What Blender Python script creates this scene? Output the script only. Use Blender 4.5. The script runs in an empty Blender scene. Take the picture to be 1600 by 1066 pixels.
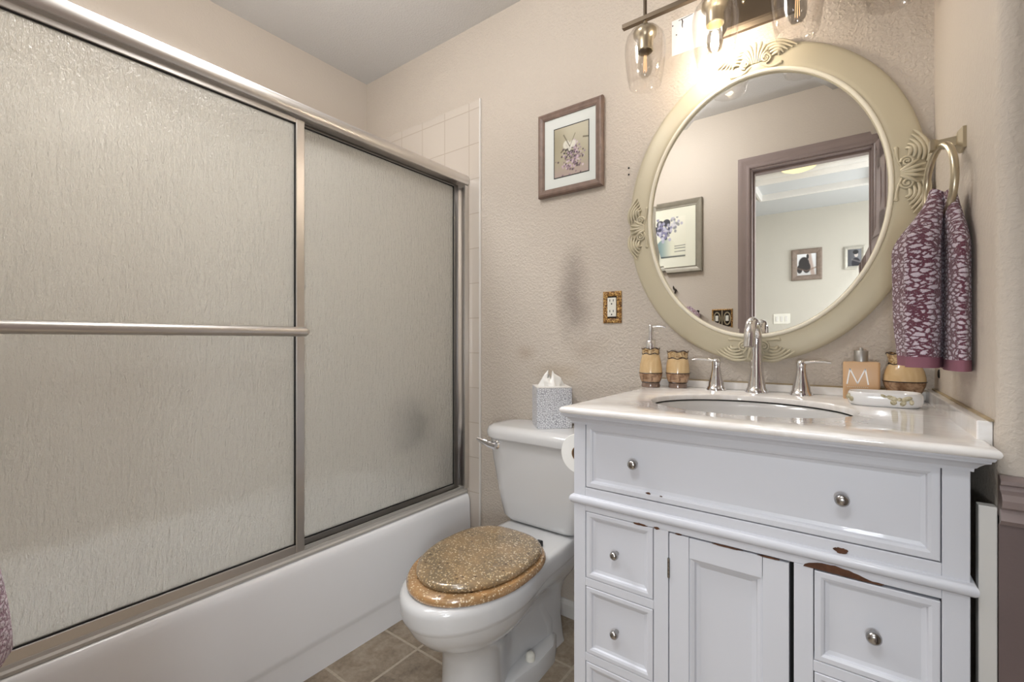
import bpy, math, random
from math import sin, cos, pi, radians
from mathutils import Vector, Matrix
random.seed(7)
SC = bpy.context.scene
COL = SC.collection

# ------------------------------------------------------------------ camera, world, lights, exposure
cam_d = bpy.data.cameras.new('camera')
cam_d.sensor_width = 36.0
cam_d.lens = 706.0 / 1600.0 * 36.0
cam_d.clip_start = 0.01
cam = bpy.data.objects.new('camera', cam_d)
cam.location = (0, 0, 1.05)
cam.rotation_euler = (pi / 2, 0, math.atan(520.4 / 706.0))
COL.objects.link(cam)
SC.camera = cam

w = bpy.data.worlds.new('world')
SC.world = w
w.use_nodes = True
w.node_tree.nodes['Background'].inputs[0].default_value = (1.0, 0.97, 0.93, 1)
w.node_tree.nodes['Background'].inputs[1].default_value = 1.0


def light(name, typ, loc, power, color, size=0.1, rot=(0, 0, 0), size_y=None):
    d = bpy.data.lights.new(name, typ)
    d.energy = power
    d.color = color
    if typ == 'AREA':
        d.shape = 'RECTANGLE' if size_y else 'SQUARE'
        d.size = size
        if size_y:
            d.size_y = size_y
    else:
        d.shadow_soft_size = size
    o = bpy.data.objects.new(name, d)
    o.location = loc
    o.rotation_euler = rot
    COL.objects.link(o)
    return o


light('room_fill_light', 'POINT', (-0.90, 0.60, 2.26), 9.0, (1.0, 0.98, 0.97), 0.12)  # added unseen fill under the ceiling to lift the walls, no lamp fitting
light('tub_fill_light', 'AREA', (-1.66, 0.45, 2.43), 11.0, (0.97, 0.98, 1.0), 0.40, (0, 0, 0), 0.7).data.spread = radians(110)  # extra light put above the tub to brighten the glass from inside
light('hall_fill_light', 'AREA', (-0.16, -0.42, 2.425), 18.0, (0.94, 0.97, 1.0), 0.7, (0, 0, 0), 0.45)  # unseen panel added past the doorway to light the fronts through it
light('doorway_fill_light', 'POINT', (0.05, -0.22, 0.92), 8.5, (0.88, 0.94, 1.0), 0.06)  # added fill behind the camera for vanity and tub fronts, no real lamp
light('vanity_bulb_light', 'POINT', (-0.301, 1.40, 1.925), 6.8, (1.0, 0.90, 0.78), 0.016)
light('hall_side_fill_light', 'AREA', (1.2, -1.6, 1.5), 24.0, (0.95, 0.98, 1.0), 1.0, (0, radians(90), 0), 1.2)  # invented side light for the hall, there is no window here

SC.view_settings.view_transform = 'Standard'
SC.view_settings.look = 'None'
SC.view_settings.gamma = 1.0
SC.view_settings.use_curve_mapping = False
SC.view_settings.exposure = 0.84


# ------------------------------------------------------------------ mesh helpers
class MB:
    def __init__(self):
        self.v = []
        self.f = []

    def add(self, vs, fs):
        n = len(self.v)
        self.v += [tuple(p) for p in vs]
        self.f += [tuple(i + n for i in f) for f in fs]
        return self

    def box(self, x0, x1, y0, y1, z0, z1):
        vs = [(x, y, z) for x in (x0, x1) for y in (y0, y1) for z in (z0, z1)]
        fs = [(0, 1, 3, 2), (4, 6, 7, 5), (0, 4, 5, 1), (2, 3, 7, 6), (0, 2, 6, 4), (1, 5, 7, 3)]
        return self.add(vs, fs)

    def loft(self, rings, cap0=True, cap1=True, closed=True):
        n = len(rings[0])
        vs = [p for r in rings for p in r]
        fs = []
        for i in range(len(rings) - 1):
            for j in range(n if closed else n - 1):
                k = (j + 1) % n
                fs.append((i * n + j, i * n + k, (i + 1) * n + k, (i + 1) * n + j))
        if cap0:
            fs.append(tuple(range(n - 1, -1, -1)))
        if cap1:
            b = (len(rings) - 1) * n
            fs.append(tuple(b + j for j in range(n)))
        return self.add(vs, fs)

    def lathe(self, prof, c=(0, 0, 0), n=40, wave=None, cap0=True, cap1=True):
        rings = []
        for (r, z) in prof:
            ring = []
            for j in range(n):
                t = 2 * pi * j / n
                dz = wave(t, z) if wave else 0
                ring.append((c[0] + r * cos(t), c[1] + r * sin(t), c[2] + z + dz))
            rings.append(ring)
        return self.loft(rings, cap0, cap1)

    def tube(self, pts, rad, n=12, flat=1.0, up=(0, 0, 1), caps=True):
        pts = [Vector(p) for p in pts]
        if not hasattr(rad, '__len__'):
            rad = [rad] * len(pts)
        rings = []
        upv = Vector(up)
        for i, p in enumerate(pts):
            a = pts[max(0, i - 1)]
            b = pts[min(len(pts) - 1, i + 1)]
            d = (b - a).normalized()
            s = d.cross(upv)
            if s.length < 1e-4:
                s = d.cross(Vector((1, 0, 0)))
            s.normalize()
            u = s.cross(d)
            rings.append([tuple(p + s * rad[i] * cos(2 * pi * j / n) + u * rad[i] * flat * sin(2 * pi * j / n)) for j in range(n)])
        return self.loft(rings, caps, caps)

    def torus(self, c, R, r, axis='Z', n=48, m=10, sx=1.0, sy=1.0):
        vs, fs = [], []
        for i in range(n):
            t = 2 * pi * i / n
            for j in range(m):
                p = 2 * pi * j / m
                a, b, h = (R * sx + r * cos(p)) * cos(t), (R * sy + r * cos(p)) * sin(t), r * sin(p)
                q = {'Z': (a, b, h), 'Y': (a, h, b), 'X': (h, a, b)}[axis]
                vs.append((c[0] + q[0], c[1] + q[1], c[2] + q[2]))
        for i in range(n):
            for j in range(m):
                k, l = (i + 1) % n, (j + 1) % m
                fs.append((i * m + j, k * m + j, k * m + l, i * m + l))
        return self.add(vs, fs)

    def prism(self, poly, a, b, axis='Z'):
        def P(u, v, h):
            return {'Z': (u, v, h), 'Y': (u, h, v), 'X': (h, u, v)}[axis]
        return self.loft([[P(u, v, a) for u, v in poly], [P(u, v, b) for u, v in poly]])

    def sphere(self, c, r, sx=1, sy=1, sz=1, n=20, m=12):
        rings = []
        for i in range(1, m):
            t = pi * i / m
            rings.append([(c[0] + r * sx * sin(t) * cos(2 * pi * j / n), c[1] + r * sy * sin(t) * sin(2 * pi * j / n), c[2] - r * sz * cos(t)) for j in range(n)])
        return self.loft(rings)

    def build(self, name, m, parent=None, smooth=40, bevel=0, seg=2, sub=0):
        me = bpy.data.meshes.new(name)
        me.from_pydata(self.v, [], self.f)
        me.update()
        import bmesh
        bm = bmesh.new()
        bm.from_mesh(me)
        bmesh.ops.recalc_face_normals(bm, faces=bm.faces)
        bm.to_mesh(me)
        bm.free()
        if smooth:
            me.polygons.foreach_set('use_smooth', [True] * len(me.polygons))
            me.set_sharp_from_angle(angle=radians(smooth))
        me.materials.append(m)
        o = bpy.data.objects.new(name, me)
        COL.objects.link(o)
        if parent:
            o.parent = parent
            pw = Vector(parent.location)
            if parent.parent:
                pw = pw + Vector(parent.parent.location)
            if parent.type == 'EMPTY' and parent.rotation_euler.z == 0:
                me.transform(Matrix.Translation(-pw))
        if bevel:
            b = o.modifiers.new('bevel', 'BEVEL')
            b.width = bevel
            b.segments = seg
            b.limit_method = 'ANGLE'
            b.angle_limit = radians(35)
        if sub:
            s = o.modifiers.new('sub', 'SUBSURF')
            s.levels = sub
            s.render_levels = sub
        return o


def tag(o, label=None, cat=None, group=None, kind=None):
    if label:
        o['label'] = label
    if cat:
        o['category'] = cat
    if group:
        o['group'] = group
    if kind:
        o['kind'] = kind
    return o


def thing(name, loc, label, cat, group=None):
    o = bpy.data.objects.new(name, None)
    o.empty_display_size = 0.05
    o.location = loc
    COL.objects.link(o)
    return tag(o, label, cat, group)


def struct(name, mb, m, parent=None, label=None, **k):
    o = mb.build(name, m, parent, **k)
    o['kind'] = 'structure'
    if label:
        o['label'] = label
    return o


def ell(cx, cy, a, b, z, n=64):
    return [(cx + a * cos(2 * pi * i / n), cy + b * sin(2 * pi * i / n), z) for i in range(n)]


# ------------------------------------------------------------------ materials
def srgb(r, g, b):
    def f(c):
        c /= 255.0
        return c / 12.92 if c <= 0.04045 else ((c + 0.055) / 1.055) ** 2.4
    return (f(r), f(g), f(b), 1)


class NT:
    def __init__(self, name):
        self.m = bpy.data.materials.new(name)
        self.m.use_nodes = True
        self.t = self.m.node_tree
        self.bsdf = self.t.nodes['Principled BSDF']
        self.out = self.t.nodes['Material Output']

    def n(self, typ, **k):
        x = self.t.nodes.new(typ)
        for a, b in k.items():
            setattr(x, a, b)
        return x

    def l(self, a, b):
        self.t.links.new(a, b)

    def coord(self, scale=(1, 1, 1), loc=(0, 0, 0)):
        tc = self.n('ShaderNodeTexCoord')
        mp = self.n('ShaderNodeMapping')
        mp.inputs['Scale'].default_value = scale
        mp.inputs['Location'].default_value = loc
        self.l(tc.outputs['Object'], mp.inputs['Vector'])
        return mp.outputs['Vector']

    def noise(self, vec, scale, detail=3, rough=0.5, dist=0):
        x = self.n('ShaderNodeTexNoise')
        x.inputs['Scale'].default_value = scale
        x.inputs['Detail'].default_value = detail
        x.inputs['Roughness'].default_value = rough
        x.inputs['Distortion'].default_value = dist
        self.l(vec, x.inputs['Vector'])
        return x.outputs['Fac']

    def ramp(self, fac, stops, interp='LINEAR'):
        r = self.n('ShaderNodeValToRGB')
        r.color_ramp.interpolation = interp
        e = r.color_ramp.elements
        e[0].position, e[0].color = stops[0]
        e[1].position, e[1].color = stops[-1]
        for p, c in stops[1:-1]:
            q = e.new(p)
            q.color = c
        self.l(fac, r.inputs['Fac'])
        return r.outputs['Color']

    def mix(self, fac, a, b, blend='MIX'):
        x = self.n('ShaderNodeMix', data_type='RGBA', blend_type=blend)
        for s, v in ((x.inputs[0], fac), (x.inputs[6], a), (x.inputs[7], b)):
            if hasattr(v, 'is_linked'):
                self.l(v, s)
            else:
                s.default_value = v
        return x.outputs[2]

    def math(self, op, a, b=None, clamp=False):
        x = self.n('ShaderNodeMath', operation=op, use_clamp=clamp)
        for s, v in ((x.inputs[0], a), (x.inputs[1], b)):
            if v is None:
                continue
            if hasattr(v, 'is_linked'):
                self.l(v, s)
            else:
                s.default_value = v
        return x.outputs[0]

    def bump(self, h, strength=0.3, dist=0.01, normal=None):
        b = self.n('ShaderNodeBump')
        b.inputs['Strength'].default_value = strength
        b.inputs['Distance'].default_value = dist
        self.l(h, b.inputs['Height'])
        if normal:
            self.l(normal, b.inputs['Normal'])
        self.l(b.outputs['Normal'], self.bsdf.inputs['Normal'])
        return b.outputs['Normal']

    def col(self, c):
        s = self.bsdf.inputs['Base Color']
        if hasattr(c, 'is_linked'):
            self.l(c, s)
        else:
            s.default_value = c

    def set(self, **k):
        for a, b in k.items():
            self.bsdf.inputs[a.replace('_', ' ')].default_value = b


def plain(name, c, rough=0.5, metal=0.0, coat=0.0, var=0.0, vscale=8, bump=0, bscale=200):
    t = NT(name)
    t.set(Roughness=rough, Metallic=metal, Coat_Weight=coat)
    v = t.coord()
    if var:
        n = t.noise(v, vscale, 4)
        d = tuple(x * (1 - var) for x in c[:3]) + (1,)
        t.col(t.ramp(n, [(0.3, d), (0.7, c)]))
    else:
        t.col(c)
    if bump:
        t.bump(t.noise(v, bscale, 3), bump, 0.002)
    return t.m


def wall_mat(name, c, stains=(), bstr=0.55):
    t = NT(name)
    t.set(Roughness=0.62)
    v = t.coord()
    base = t.ramp(t.noise(v, 1.5, 3), [(0.3, tuple(x * 0.96 for x in c[:3]) + (1,)), (0.7, c)])
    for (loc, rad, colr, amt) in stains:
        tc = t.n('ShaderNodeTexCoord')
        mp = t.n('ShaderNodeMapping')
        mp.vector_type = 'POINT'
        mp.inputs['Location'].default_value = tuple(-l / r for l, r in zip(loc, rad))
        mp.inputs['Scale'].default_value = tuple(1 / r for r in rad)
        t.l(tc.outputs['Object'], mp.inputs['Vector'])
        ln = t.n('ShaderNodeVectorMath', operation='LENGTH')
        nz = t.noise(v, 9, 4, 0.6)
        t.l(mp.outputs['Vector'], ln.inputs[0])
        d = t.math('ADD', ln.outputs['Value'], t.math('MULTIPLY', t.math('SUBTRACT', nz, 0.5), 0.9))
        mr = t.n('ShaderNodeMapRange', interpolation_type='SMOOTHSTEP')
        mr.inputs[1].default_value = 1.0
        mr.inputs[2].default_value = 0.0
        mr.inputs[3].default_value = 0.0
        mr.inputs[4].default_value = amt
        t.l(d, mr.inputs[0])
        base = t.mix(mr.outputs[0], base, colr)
    t.col(base)
    h1 = t.noise(v, 115, 3, 0.5, 0.35)
    h2 = t.ramp(h1, [(0.42, (0, 0, 0, 1)), (0.62, (1, 1, 1, 1))])
    t.bump(h2, bstr, 0.0022)
    return t.m


M = {}
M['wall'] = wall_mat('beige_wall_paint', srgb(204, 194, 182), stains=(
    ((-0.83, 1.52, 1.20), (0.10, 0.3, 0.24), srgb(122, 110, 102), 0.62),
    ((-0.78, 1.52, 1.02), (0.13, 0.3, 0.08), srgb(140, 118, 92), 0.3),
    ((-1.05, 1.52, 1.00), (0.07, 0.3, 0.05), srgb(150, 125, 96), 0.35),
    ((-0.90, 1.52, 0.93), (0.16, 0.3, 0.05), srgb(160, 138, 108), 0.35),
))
M['wall_plain'] = wall_mat('beige_wall_paint_clean', srgb(204, 194, 182), bstr=0.3)
M['wall_smooth'] = wall_mat('beige_wall_paint_smooth', srgb(204, 194, 182), bstr=0.12)
M['wall_hall'] = wall_mat('hall_wall_paint', srgb(196, 192, 182), bstr=0.2)
M['ceiling'] = wall_mat('ceiling_paint', srgb(203, 201, 198), bstr=0.35)
M['hall_ceiling'] = wall_mat('hall_ceiling_paint', srgb(205, 208, 210), bstr=0.2)
M['mauve'] = plain('mauve_trim_paint', srgb(150, 135, 132), 0.38, var=0.06)
M['mauve_dark'] = plain('mauve_wall_paint', srgb(112, 97, 95), 0.5, var=0.08, bump=0.1)
M['white_trim'] = plain('white_trim_paint', srgb(222, 220, 216), 0.4, var=0.04)
M['cabinet'] = plain('white_cabinet_paint', srgb(212, 214, 221), 0.38, var=0.03, vscale=5, coat=0.1)
M['chip'] = plain('bare_wood_chip', srgb(98, 62, 40), 0.8, var=0.45, vscale=90)
M['dark_gap'] = plain('dark_gap', srgb(24, 23, 22), 0.8)
M['porcelain'] = plain('white_porcelain', srgb(210, 210, 210), 0.12, coat=0.3)
M['tub'] = plain('white_tub_enamel', srgb(243, 244, 247), 0.2, coat=0.25)
M['chrome'] = plain('polished_chrome', (0.82, 0.82, 0.84, 1), 0.07, 1.0)
M['nickel'] = plain('dark_nickel', (0.42, 0.41, 0.40, 1), 0.22, 1.0)
M['alu'] = plain('brushed_aluminium', (0.74, 0.71, 0.68, 1), 0.34, 1.0, var=0.08, vscale=3)
M['alu_dark'] = plain('shaded_aluminium', (0.36, 0.35, 0.34, 1), 0.33, 1.0)  # darker copy of the aluminium, shade under the header put into its colour
M['gold_metal'] = plain('champagne_metal', (0.52, 0.46, 0.34, 1), 0.3, 1.0)
M['brass'] = plain('brushed_bronze_metal', (0.17, 0.135, 0.10, 1), 0.42, 1.0, var=0.1)
M['champagne'] = plain('champagne_paint', srgb(200, 191, 166), 0.42, 0.1, var=0.06, vscale=3)
M['cream_bead'] = plain('cream_bead_paint', srgb(236, 230, 212), 0.35)
M['black'] = plain('black_plastic', srgb(18, 17, 17), 0.5)
M['iron'] = plain('dark_iron', srgb(48, 40, 36), 0.5, 0.5)
M['white_plastic'] = plain('white_plastic', srgb(232, 230, 220), 0.35)
M['paper'] = plain('white_paper', srgb(238, 237, 233), 0.9, var=0.03, bump=0.15, bscale=120)
M['card'] = plain('brown_cardboard', srgb(150, 120, 90), 0.9)
M['caulk'] = plain('stained_caulk', srgb(178, 160, 128), 0.7, var=0.25, vscale=30)
M['patch'] = plain('unpainted_plaster', srgb(240, 239, 240), 0.8, var=0.05)
M['mat_board'] = plain('mat_board', srgb(222, 226, 222), 0.8)
M['mat_cream'] = plain('cream_mat_board', srgb(230, 230, 214), 0.8)
M['lamp_glow'] = plain('frosted_lamp_glass', srgb(255, 226, 160), 0.4)


def mirror_mat():
    t = NT('mirror_silvering')
    t.set(Metallic=1.0, Roughness=0.0)
    t.col((0.90, 0.905, 0.89, 1))
    return t.m


M['mirror'] = mirror_mat()


def marble():
    t = NT('white_cultured_marble')
    t.set(Roughness=0.07, Coat_Weight=0.3)
    v = t.coord((1, 1.6, 1))
    n = t.noise(v, 7, 6, 0.6, 1.6)
    t.col(t.ramp(n, [(0.35, srgb(228, 224, 220)), (0.5, srgb(240, 237, 234)), (0.66, srgb(248, 247, 246))]))
    return t.m


M['marble'] = marble()


def tiles(name, u, v_, size, off, c1, c2, grout, mortar, rough, noise=0, bstr=0.4):
    """grid of square tiles in the plane of the two named axes"""
    t = NT(name)
    t.set(Roughness=rough)
    tc = t.n('ShaderNodeTexCoord')
    sp = t.n('ShaderNodeSeparateXYZ')
    t.l(tc.outputs['Object'], sp.inputs[0])
    cb = t.n('ShaderNodeCombineXYZ')
    t.l(t.math('ADD', sp.outputs[u], off[0]), cb.inputs[0])
    t.l(t.math('ADD', sp.outputs[v_], off[1]), cb.inputs[1])
    b = t.n('ShaderNodeTexBrick')
    b.offset = 0.0
    b.squash = 1.0
    b.inputs['Scale'].default_value = 1.0
    b.inputs['Brick Width'].default_value = size[0]
    b.inputs['Row Height'].default_value = size[1]
    b.inputs['Mortar Size'].default_value = mortar
    b.inputs['Mortar Smooth'].default_value = 0.15
    b.inputs['Color1'].default_value = c1
    b.inputs['Color2'].default_value = c2
    b.inputs['Mortar'].default_value = grout
    t.l(cb.outputs[0], b.inputs['Vector'])
    c = b.outputs['Color']
    if noise:
        n = t.noise(tc.outputs['Object'], 9, 6, 0.65, 0.8)
        n2 = t.noise(tc.outputs['Object'], 70, 3, 0.6)
        c = t.mix(t.math('MULTIPLY', t.math('SUBTRACT', 1.0, b.outputs['Fac']), noise),
                  c, t.ramp(n, [(0.30, srgb(96, 84, 70)), (0.5, srgb(146, 131, 112)), (0.72, srgb(182, 170, 152))]))
        c = t.mix(0.22, c, t.ramp(n2, [(0.3, srgb(90, 78, 66)), (0.7, srgb(190, 176, 158))]))
    t.col(c)
    t.bump(t.math('SUBTRACT', 1.0, b.outputs['Fac']), bstr, 0.003)
    return t.m


M['floor'] = tiles('vinyl_floor_tiles', 0, 1, (0.2345, 0.2345), (1.171 + 0.002, -1.05 + 0.002), srgb(150, 134, 114), srgb(138, 124, 106), srgb(186, 174, 156), 0.0048, 0.35, 0.85)
M['tile_back'] = tiles('wall_tiles_back', 0, 2, (0.152, 0.1545), (1.354, -0.997), srgb(206, 197, 186), srgb(203, 194, 184), srgb(188, 176, 162), 0.0022, 0.15)
M['tile_side'] = tiles('wall_tiles_side', 1, 2, (0.152, 0.1545), (0.0, -0.997), srgb(206, 197, 186), srgb(203, 194, 184), srgb(188, 176, 162), 0.0022, 0.15)


def clear_glass(name, tint, edge=0.55, base=0.04):
    t = NT(name)
    tr = t.n('ShaderNodeBsdfTransparent')
    tr.inputs[0].default_value = tint
    gl = t.n('ShaderNodeBsdfGlossy')
    gl.inputs['Roughness'].default_value = 0.03
    lw = t.n('ShaderNodeLayerWeight')
    lw.inputs['Blend'].default_value = 0.35
    f = t.math('ADD', t.math('MULTIPLY', t.math('POWER', lw.outputs['Facing'], 2.5), edge), base)
    mx = t.n('ShaderNodeMixShader')
    t.l(f, mx.inputs[0])
    t.l(tr.outputs[0], mx.inputs[1])
    t.l(gl.outputs[0], mx.inputs[2])
    t.l(mx.outputs[0], t.out.inputs['Surface'])
    return t.m


M['shade_glass'] = clear_glass('clear_shade_glass', (1.0, 0.99, 0.98, 1), 0.5, 0.05)
M['bulb_glass'] = clear_glass('clear_bulb_glass', (1.0, 0.98, 0.94, 1), 0.14, 0.03)
M['picture_glass'] = clear_glass('picture_glass', (1, 1, 1, 1), 0.3, 0.03)


def rain_glass():
    t = NT('obscure_rain_glass')
    v = t.coord((1, 1.0, 0.20))
    h = t.noise(v, 150, 3, 0.6, 0.9)
    v2 = t.coord((1, 1.0, 0.6))
    h2 = t.noise(v2, 300, 2, 0.5)
    hh = t.math('ADD', h, t.math('MULTIPLY', h2, 0.6))
    b = t.n('ShaderNodeBump')
    b.inputs['Strength'].default_value = 0.8
    b.inputs['Distance'].default_value = 0.004
    t.l(hh, b.inputs['Height'])
    tl = t.n('ShaderNodeBsdfTranslucent')
    tl.inputs[0].default_value = (0.93, 0.925, 0.89, 1)
    df = t.n('ShaderNodeBsdfDiffuse')
    df.inputs[0].default_value = srgb(236, 234, 224)
    rf = t.n('ShaderNodeBsdfRefraction')
    rf.inputs['Color'].default_value = (0.97, 0.96, 0.92, 1)
    rf.inputs['Roughness'].default_value = 0.2
    rf.inputs['IOR'].default_value = 1.12
    gl = t.n('ShaderNodeBsdfGlossy')
    gl.inputs['Roughness'].default_value = 0.24
    for x in (tl, df, rf, gl):
        t.l(b.outputs['Normal'], x.inputs['Normal'])
    m1 = t.n('ShaderNodeMixShader')
    m1.inputs[0].default_value = 0.5
    t.l(tl.outputs[0], m1.inputs[1])
    t.l(df.outputs[0], m1.inputs[2])
    m2 = t.n('ShaderNodeMixShader')
    m2.inputs[0].default_value = 0.36
    t.l(m1.outputs[0], m2.inputs[1])
    t.l(rf.outputs[0], m2.inputs[2])
    fr = t.n('ShaderNodeFresnel')
    fr.inputs['IOR'].default_value = 1.5
    t.l(b.outputs['Normal'], fr.inputs['Normal'])
    m3 = t.n('ShaderNodeMixShader')
    t.l(t.math('MULTIPLY', fr.outputs[0], 2.4, True), m3.inputs[0])
    t.l(m2.outputs[0], m3.inputs[1])
    t.l(gl.outputs[0], m3.inputs[2])
    t.l(m3.outputs[0], t.out.inputs['Surface'])
    return t.m


M['rain'] = rain_glass()


def glitter(name, dark):
    t = NT(name)
    t.set(Roughness=0.3, Coat_Weight=0.9, Coat_Roughness=0.04)
    v = t.coord((1, 1, 1.2))
    vo = t.n('ShaderNodeTexVoronoi')
    vo.inputs['Scale'].default_value = 165
    t.l(v, vo.inputs['Vector'])
    sp = t.n('ShaderNodeSeparateColor')
    t.l(vo.outputs['Color'], sp.inputs[0])
    base = t.ramp(t.noise(v, 14, 4), [(0.35, srgb(*dark)), (0.65, srgb(dark[0] + 34, dark[1] + 24, dark[2] + 14))])
    fl = t.ramp(sp.outputs[0], [(0.26, (0, 0, 0, 1)), (0.34, (1, 1, 1, 1))])
    fm = t.math('MULTIPLY', fl, t.ramp(vo.outputs['Distance'], [(0.25, (1, 1, 1, 1)), (0.5, (0, 0, 0, 1))]))
    c = t.mix(fm, base, t.ramp(sp.outputs[1], [(0.0, srgb(172, 142, 98)), (0.5, srgb(216, 192, 150)), (1.0, srgb(250, 238, 212))]))
    vd = t.n('ShaderNodeTexVoronoi')
    vd.inputs['Scale'].default_value = 34
    t.l(v, vd.inputs['Vector'])
    c = t.mix(t.ramp(vd.outputs['Distance'], [(0.10, (0.85, 0.85, 0.85, 1)), (0.16, (0, 0, 0, 1))]), c, srgb(70, 44, 22))
    t.col(c)
    t.l(t.math('MULTIPLY', fm, 0.35), t.bsdf.inputs['Metallic'])
    return t.m


M['glitter'] = glitter('gold_flake_resin', (124, 106, 80))
M['glitter_edge'] = glitter('gold_flake_resin_clear', (146, 114, 78))


def towel_mat(name, light_c, dark_c, thr):
    t = NT(name)
    t.set(Roughness=0.95, Sheen_Weight=0.4)
    v = t.coord((72, 72, 135))
    nz = t.n('ShaderNodeTexNoise')
    nz.inputs['Scale'].default_value = 0.9
    t.l(v, nz.inputs['Vector'])
    ad = t.n('ShaderNodeVectorMath', operation='MULTIPLY_ADD')
    t.l(nz.outputs['Color'], ad.inputs[0])
    ad.inputs[1].default_value = (0.9, 0.9, 0.9)
    t.l(v, ad.inputs[2])
    vo = t.n('ShaderNodeTexVoronoi', feature='DISTANCE_TO_EDGE')
    vo.inputs['Scale'].default_value = 1.0
    t.l(ad.outputs[0], vo.inputs['Vector'])
    v3 = t.coord()
    fz = t.noise(v3, 420, 2)
    d = t.math('ADD', vo.outputs['Distance'], t.math('MULTIPLY', t.math('SUBTRACT', fz, 0.5), 0.34))
    c = t.ramp(d, [(thr, dark_c), (thr + 0.09, light_c)])
    t.col(c)
    h = t.math('ADD', t.math('MULTIPLY', d, 2.0, True), t.math('MULTIPLY', fz, 0.6))
    t.bump(h, 0.8, 0.006)
    return t.m


M['towel'] = towel_mat('maroon_flecked_terry', srgb(220, 206, 219), srgb(106, 50, 70), 0.12)
M['towel_hem'] = plain('maroon_hem', srgb(136, 90, 104), 0.9, var=0.1, bump=0.2, bscale=400)
M['towel_pale'] = towel_mat('lilac_flecked_terry', srgb(222, 204, 214), srgb(158, 116, 136), 0.06)


def lace():
    t = NT('silver_pebbled_cover')
    t.set(Roughness=0.35, Metallic=0.1)
    v = t.coord()
    vo = t.n('ShaderNodeTexVoronoi', feature='DISTANCE_TO_EDGE')
    vo.inputs['Scale'].default_value = 150
    t.l(v, vo.inputs['Vector'])
    t.col(t.ramp(vo.outputs['Distance'], [(0.03, srgb(150, 152, 160)), (0.14, srgb(228, 229, 233))]))
    t.bump(vo.outputs['Distance'], 0.5, 0.003)
    return t.m


M['lace'] = lace()


def ceramic(name, a, b, sc, rough=0.18):
    t = NT(name)
    t.set(Roughness=rough, Coat_Weight=0.4)
    n = t.noise(t.coord(), sc, 4, 0.6, 1.0)
    t.col(t.ramp(n, [(0.36, a), (0.62, b)]))
    return t.m


M['amber'] = ceramic('amber_glaze', srgb(206, 174, 128), srgb(224, 198, 154), 14)
M['brown_glaze'] = ceramic('brown_carved_glaze', srgb(124, 92, 68), srgb(180, 146, 114), 60)
M['foot_glaze'] = ceramic('taupe_foot_glaze', srgb(118, 98, 86), srgb(140, 118, 104), 30)
M['neck_glaze'] = ceramic('gold_carved_neck', srgb(130, 92, 52), srgb(222, 196, 150), 85)
M['line_glaze'] = plain('dark_brown_line', srgb(44, 24, 18), 0.3)
M['dish'] = plain('white_glazed_ceramic', srgb(236, 236, 236), 0.15, coat=0.4)
M['dish_gold'] = ceramic('antique_gold_relief', srgb(150, 140, 104), srgb(214, 206, 178), 90, 0.35)
M['wood_frame'] = plain('weathered_brown_wood', srgb(134, 112, 100), 0.45, var=0.3, vscale=40)
M['silver_frame'] = plain('grey_silver_wood', srgb(150, 144, 130), 0.4, 0.2, var=0.2, vscale=20)


def ornate():
    t = NT('ornate_gilt_plate')
    t.set(Roughness=0.35, Metallic=0.2)
    n = t.noise(t.coord(), 170, 3, 0.6, 1.2)
    t.col(t.ramp(n, [(0.36, srgb(40, 24, 16)), (0.47, srgb(128, 84, 44)), (0.58, srgb(206, 164, 92)), (0.7, srgb(238, 210, 150))]))
    t.bump(n, 0.4, 0.002)
    return t.m


M['ornate'] = ornate()


def liquid():
    t = NT('amber_soap_plastic')
    t.set(Roughness=0.3, IOR=1.35)
    t.col(srgb(216, 178, 138))
    t.bsdf.inputs['Transmission Weight'].default_value = 0.0
    return t.m


M['liquid'] = liquid()


def emit(name, c, s):
    t = NT(name)
    e = t.n('ShaderNodeEmission')
    e.inputs[0].default_value = c
    e.inputs[1].default_value = s
    t.l(e.outputs[0], t.out.inputs['Surface'])
    return t.m


M['lit_filament'] = emit('lit_filament', (1.0, 0.86, 0.62, 1), 14.0)
M['dim_filament'] = emit('glowing_filament', (1.0, 0.55, 0.28, 1), 1.0)
M['lamp_on'] = emit('lit_lamp_bowl', (1.0, 0.80, 0.42, 1), 0.95)


def attr_mat():
    t = NT('printed_picture')
    t.set(Roughness=0.5)
    a = t.n('ShaderNodeVertexColor')
    a.layer_name = 'Col'
    t.l(a.outputs['Color'], t.bsdf.inputs['Base Color'])
    return t.m


M['print'] = attr_mat()


def sm(e0, e1, x):
    t = max(0.0, min(1.0, (x - e0) / (e1 - e0)))
    return t * t * (3 - 2 * t)


def painting(name, x0, x1, z0, z1, y, facing, fn, parent, nx=70, nz=90):
    """flat printed sheet in the XZ plane; fn(u, v) -> sRGB 0..255, u along +X, v up"""
    vs, fs, cs = [], [], []
    for j in range(nz + 1):
        for i in range(nx + 1):
            u, v = i / nx, j / nz
            vs.append((x0 + (x1 - x0) * u, y, z0 + (z1 - z0) * v))
            cs.append(srgb(*[max(0, min(255, q)) for q in fn(u, v)]))
    for j in range(nz):
        for i in range(nx):
            a = j * (nx + 1) + i
            q = (a, a + 1, a + nx + 2, a + nx + 1)
            fs.append(q if facing < 0 else q[::-1])
    me = bpy.data.meshes.new(name)
    pl = Vector(parent.location)
    me.from_pydata([tuple(Vector(p) - pl) for p in vs], [], fs)
    ca = me.color_attributes.new('Col', 'FLOAT_COLOR', 'POINT')
    for k, c in enumerate(cs):
        ca.data[k].color = c
    me.materials.append(M['print'])
    o = bpy.data.objects.new(name, me)
    COL.objects.link(o)
    o.parent = parent
    return o


def mixc(a, b, t):
    return tuple(x + (y - x) * t for x, y in zip(a, b))


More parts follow.
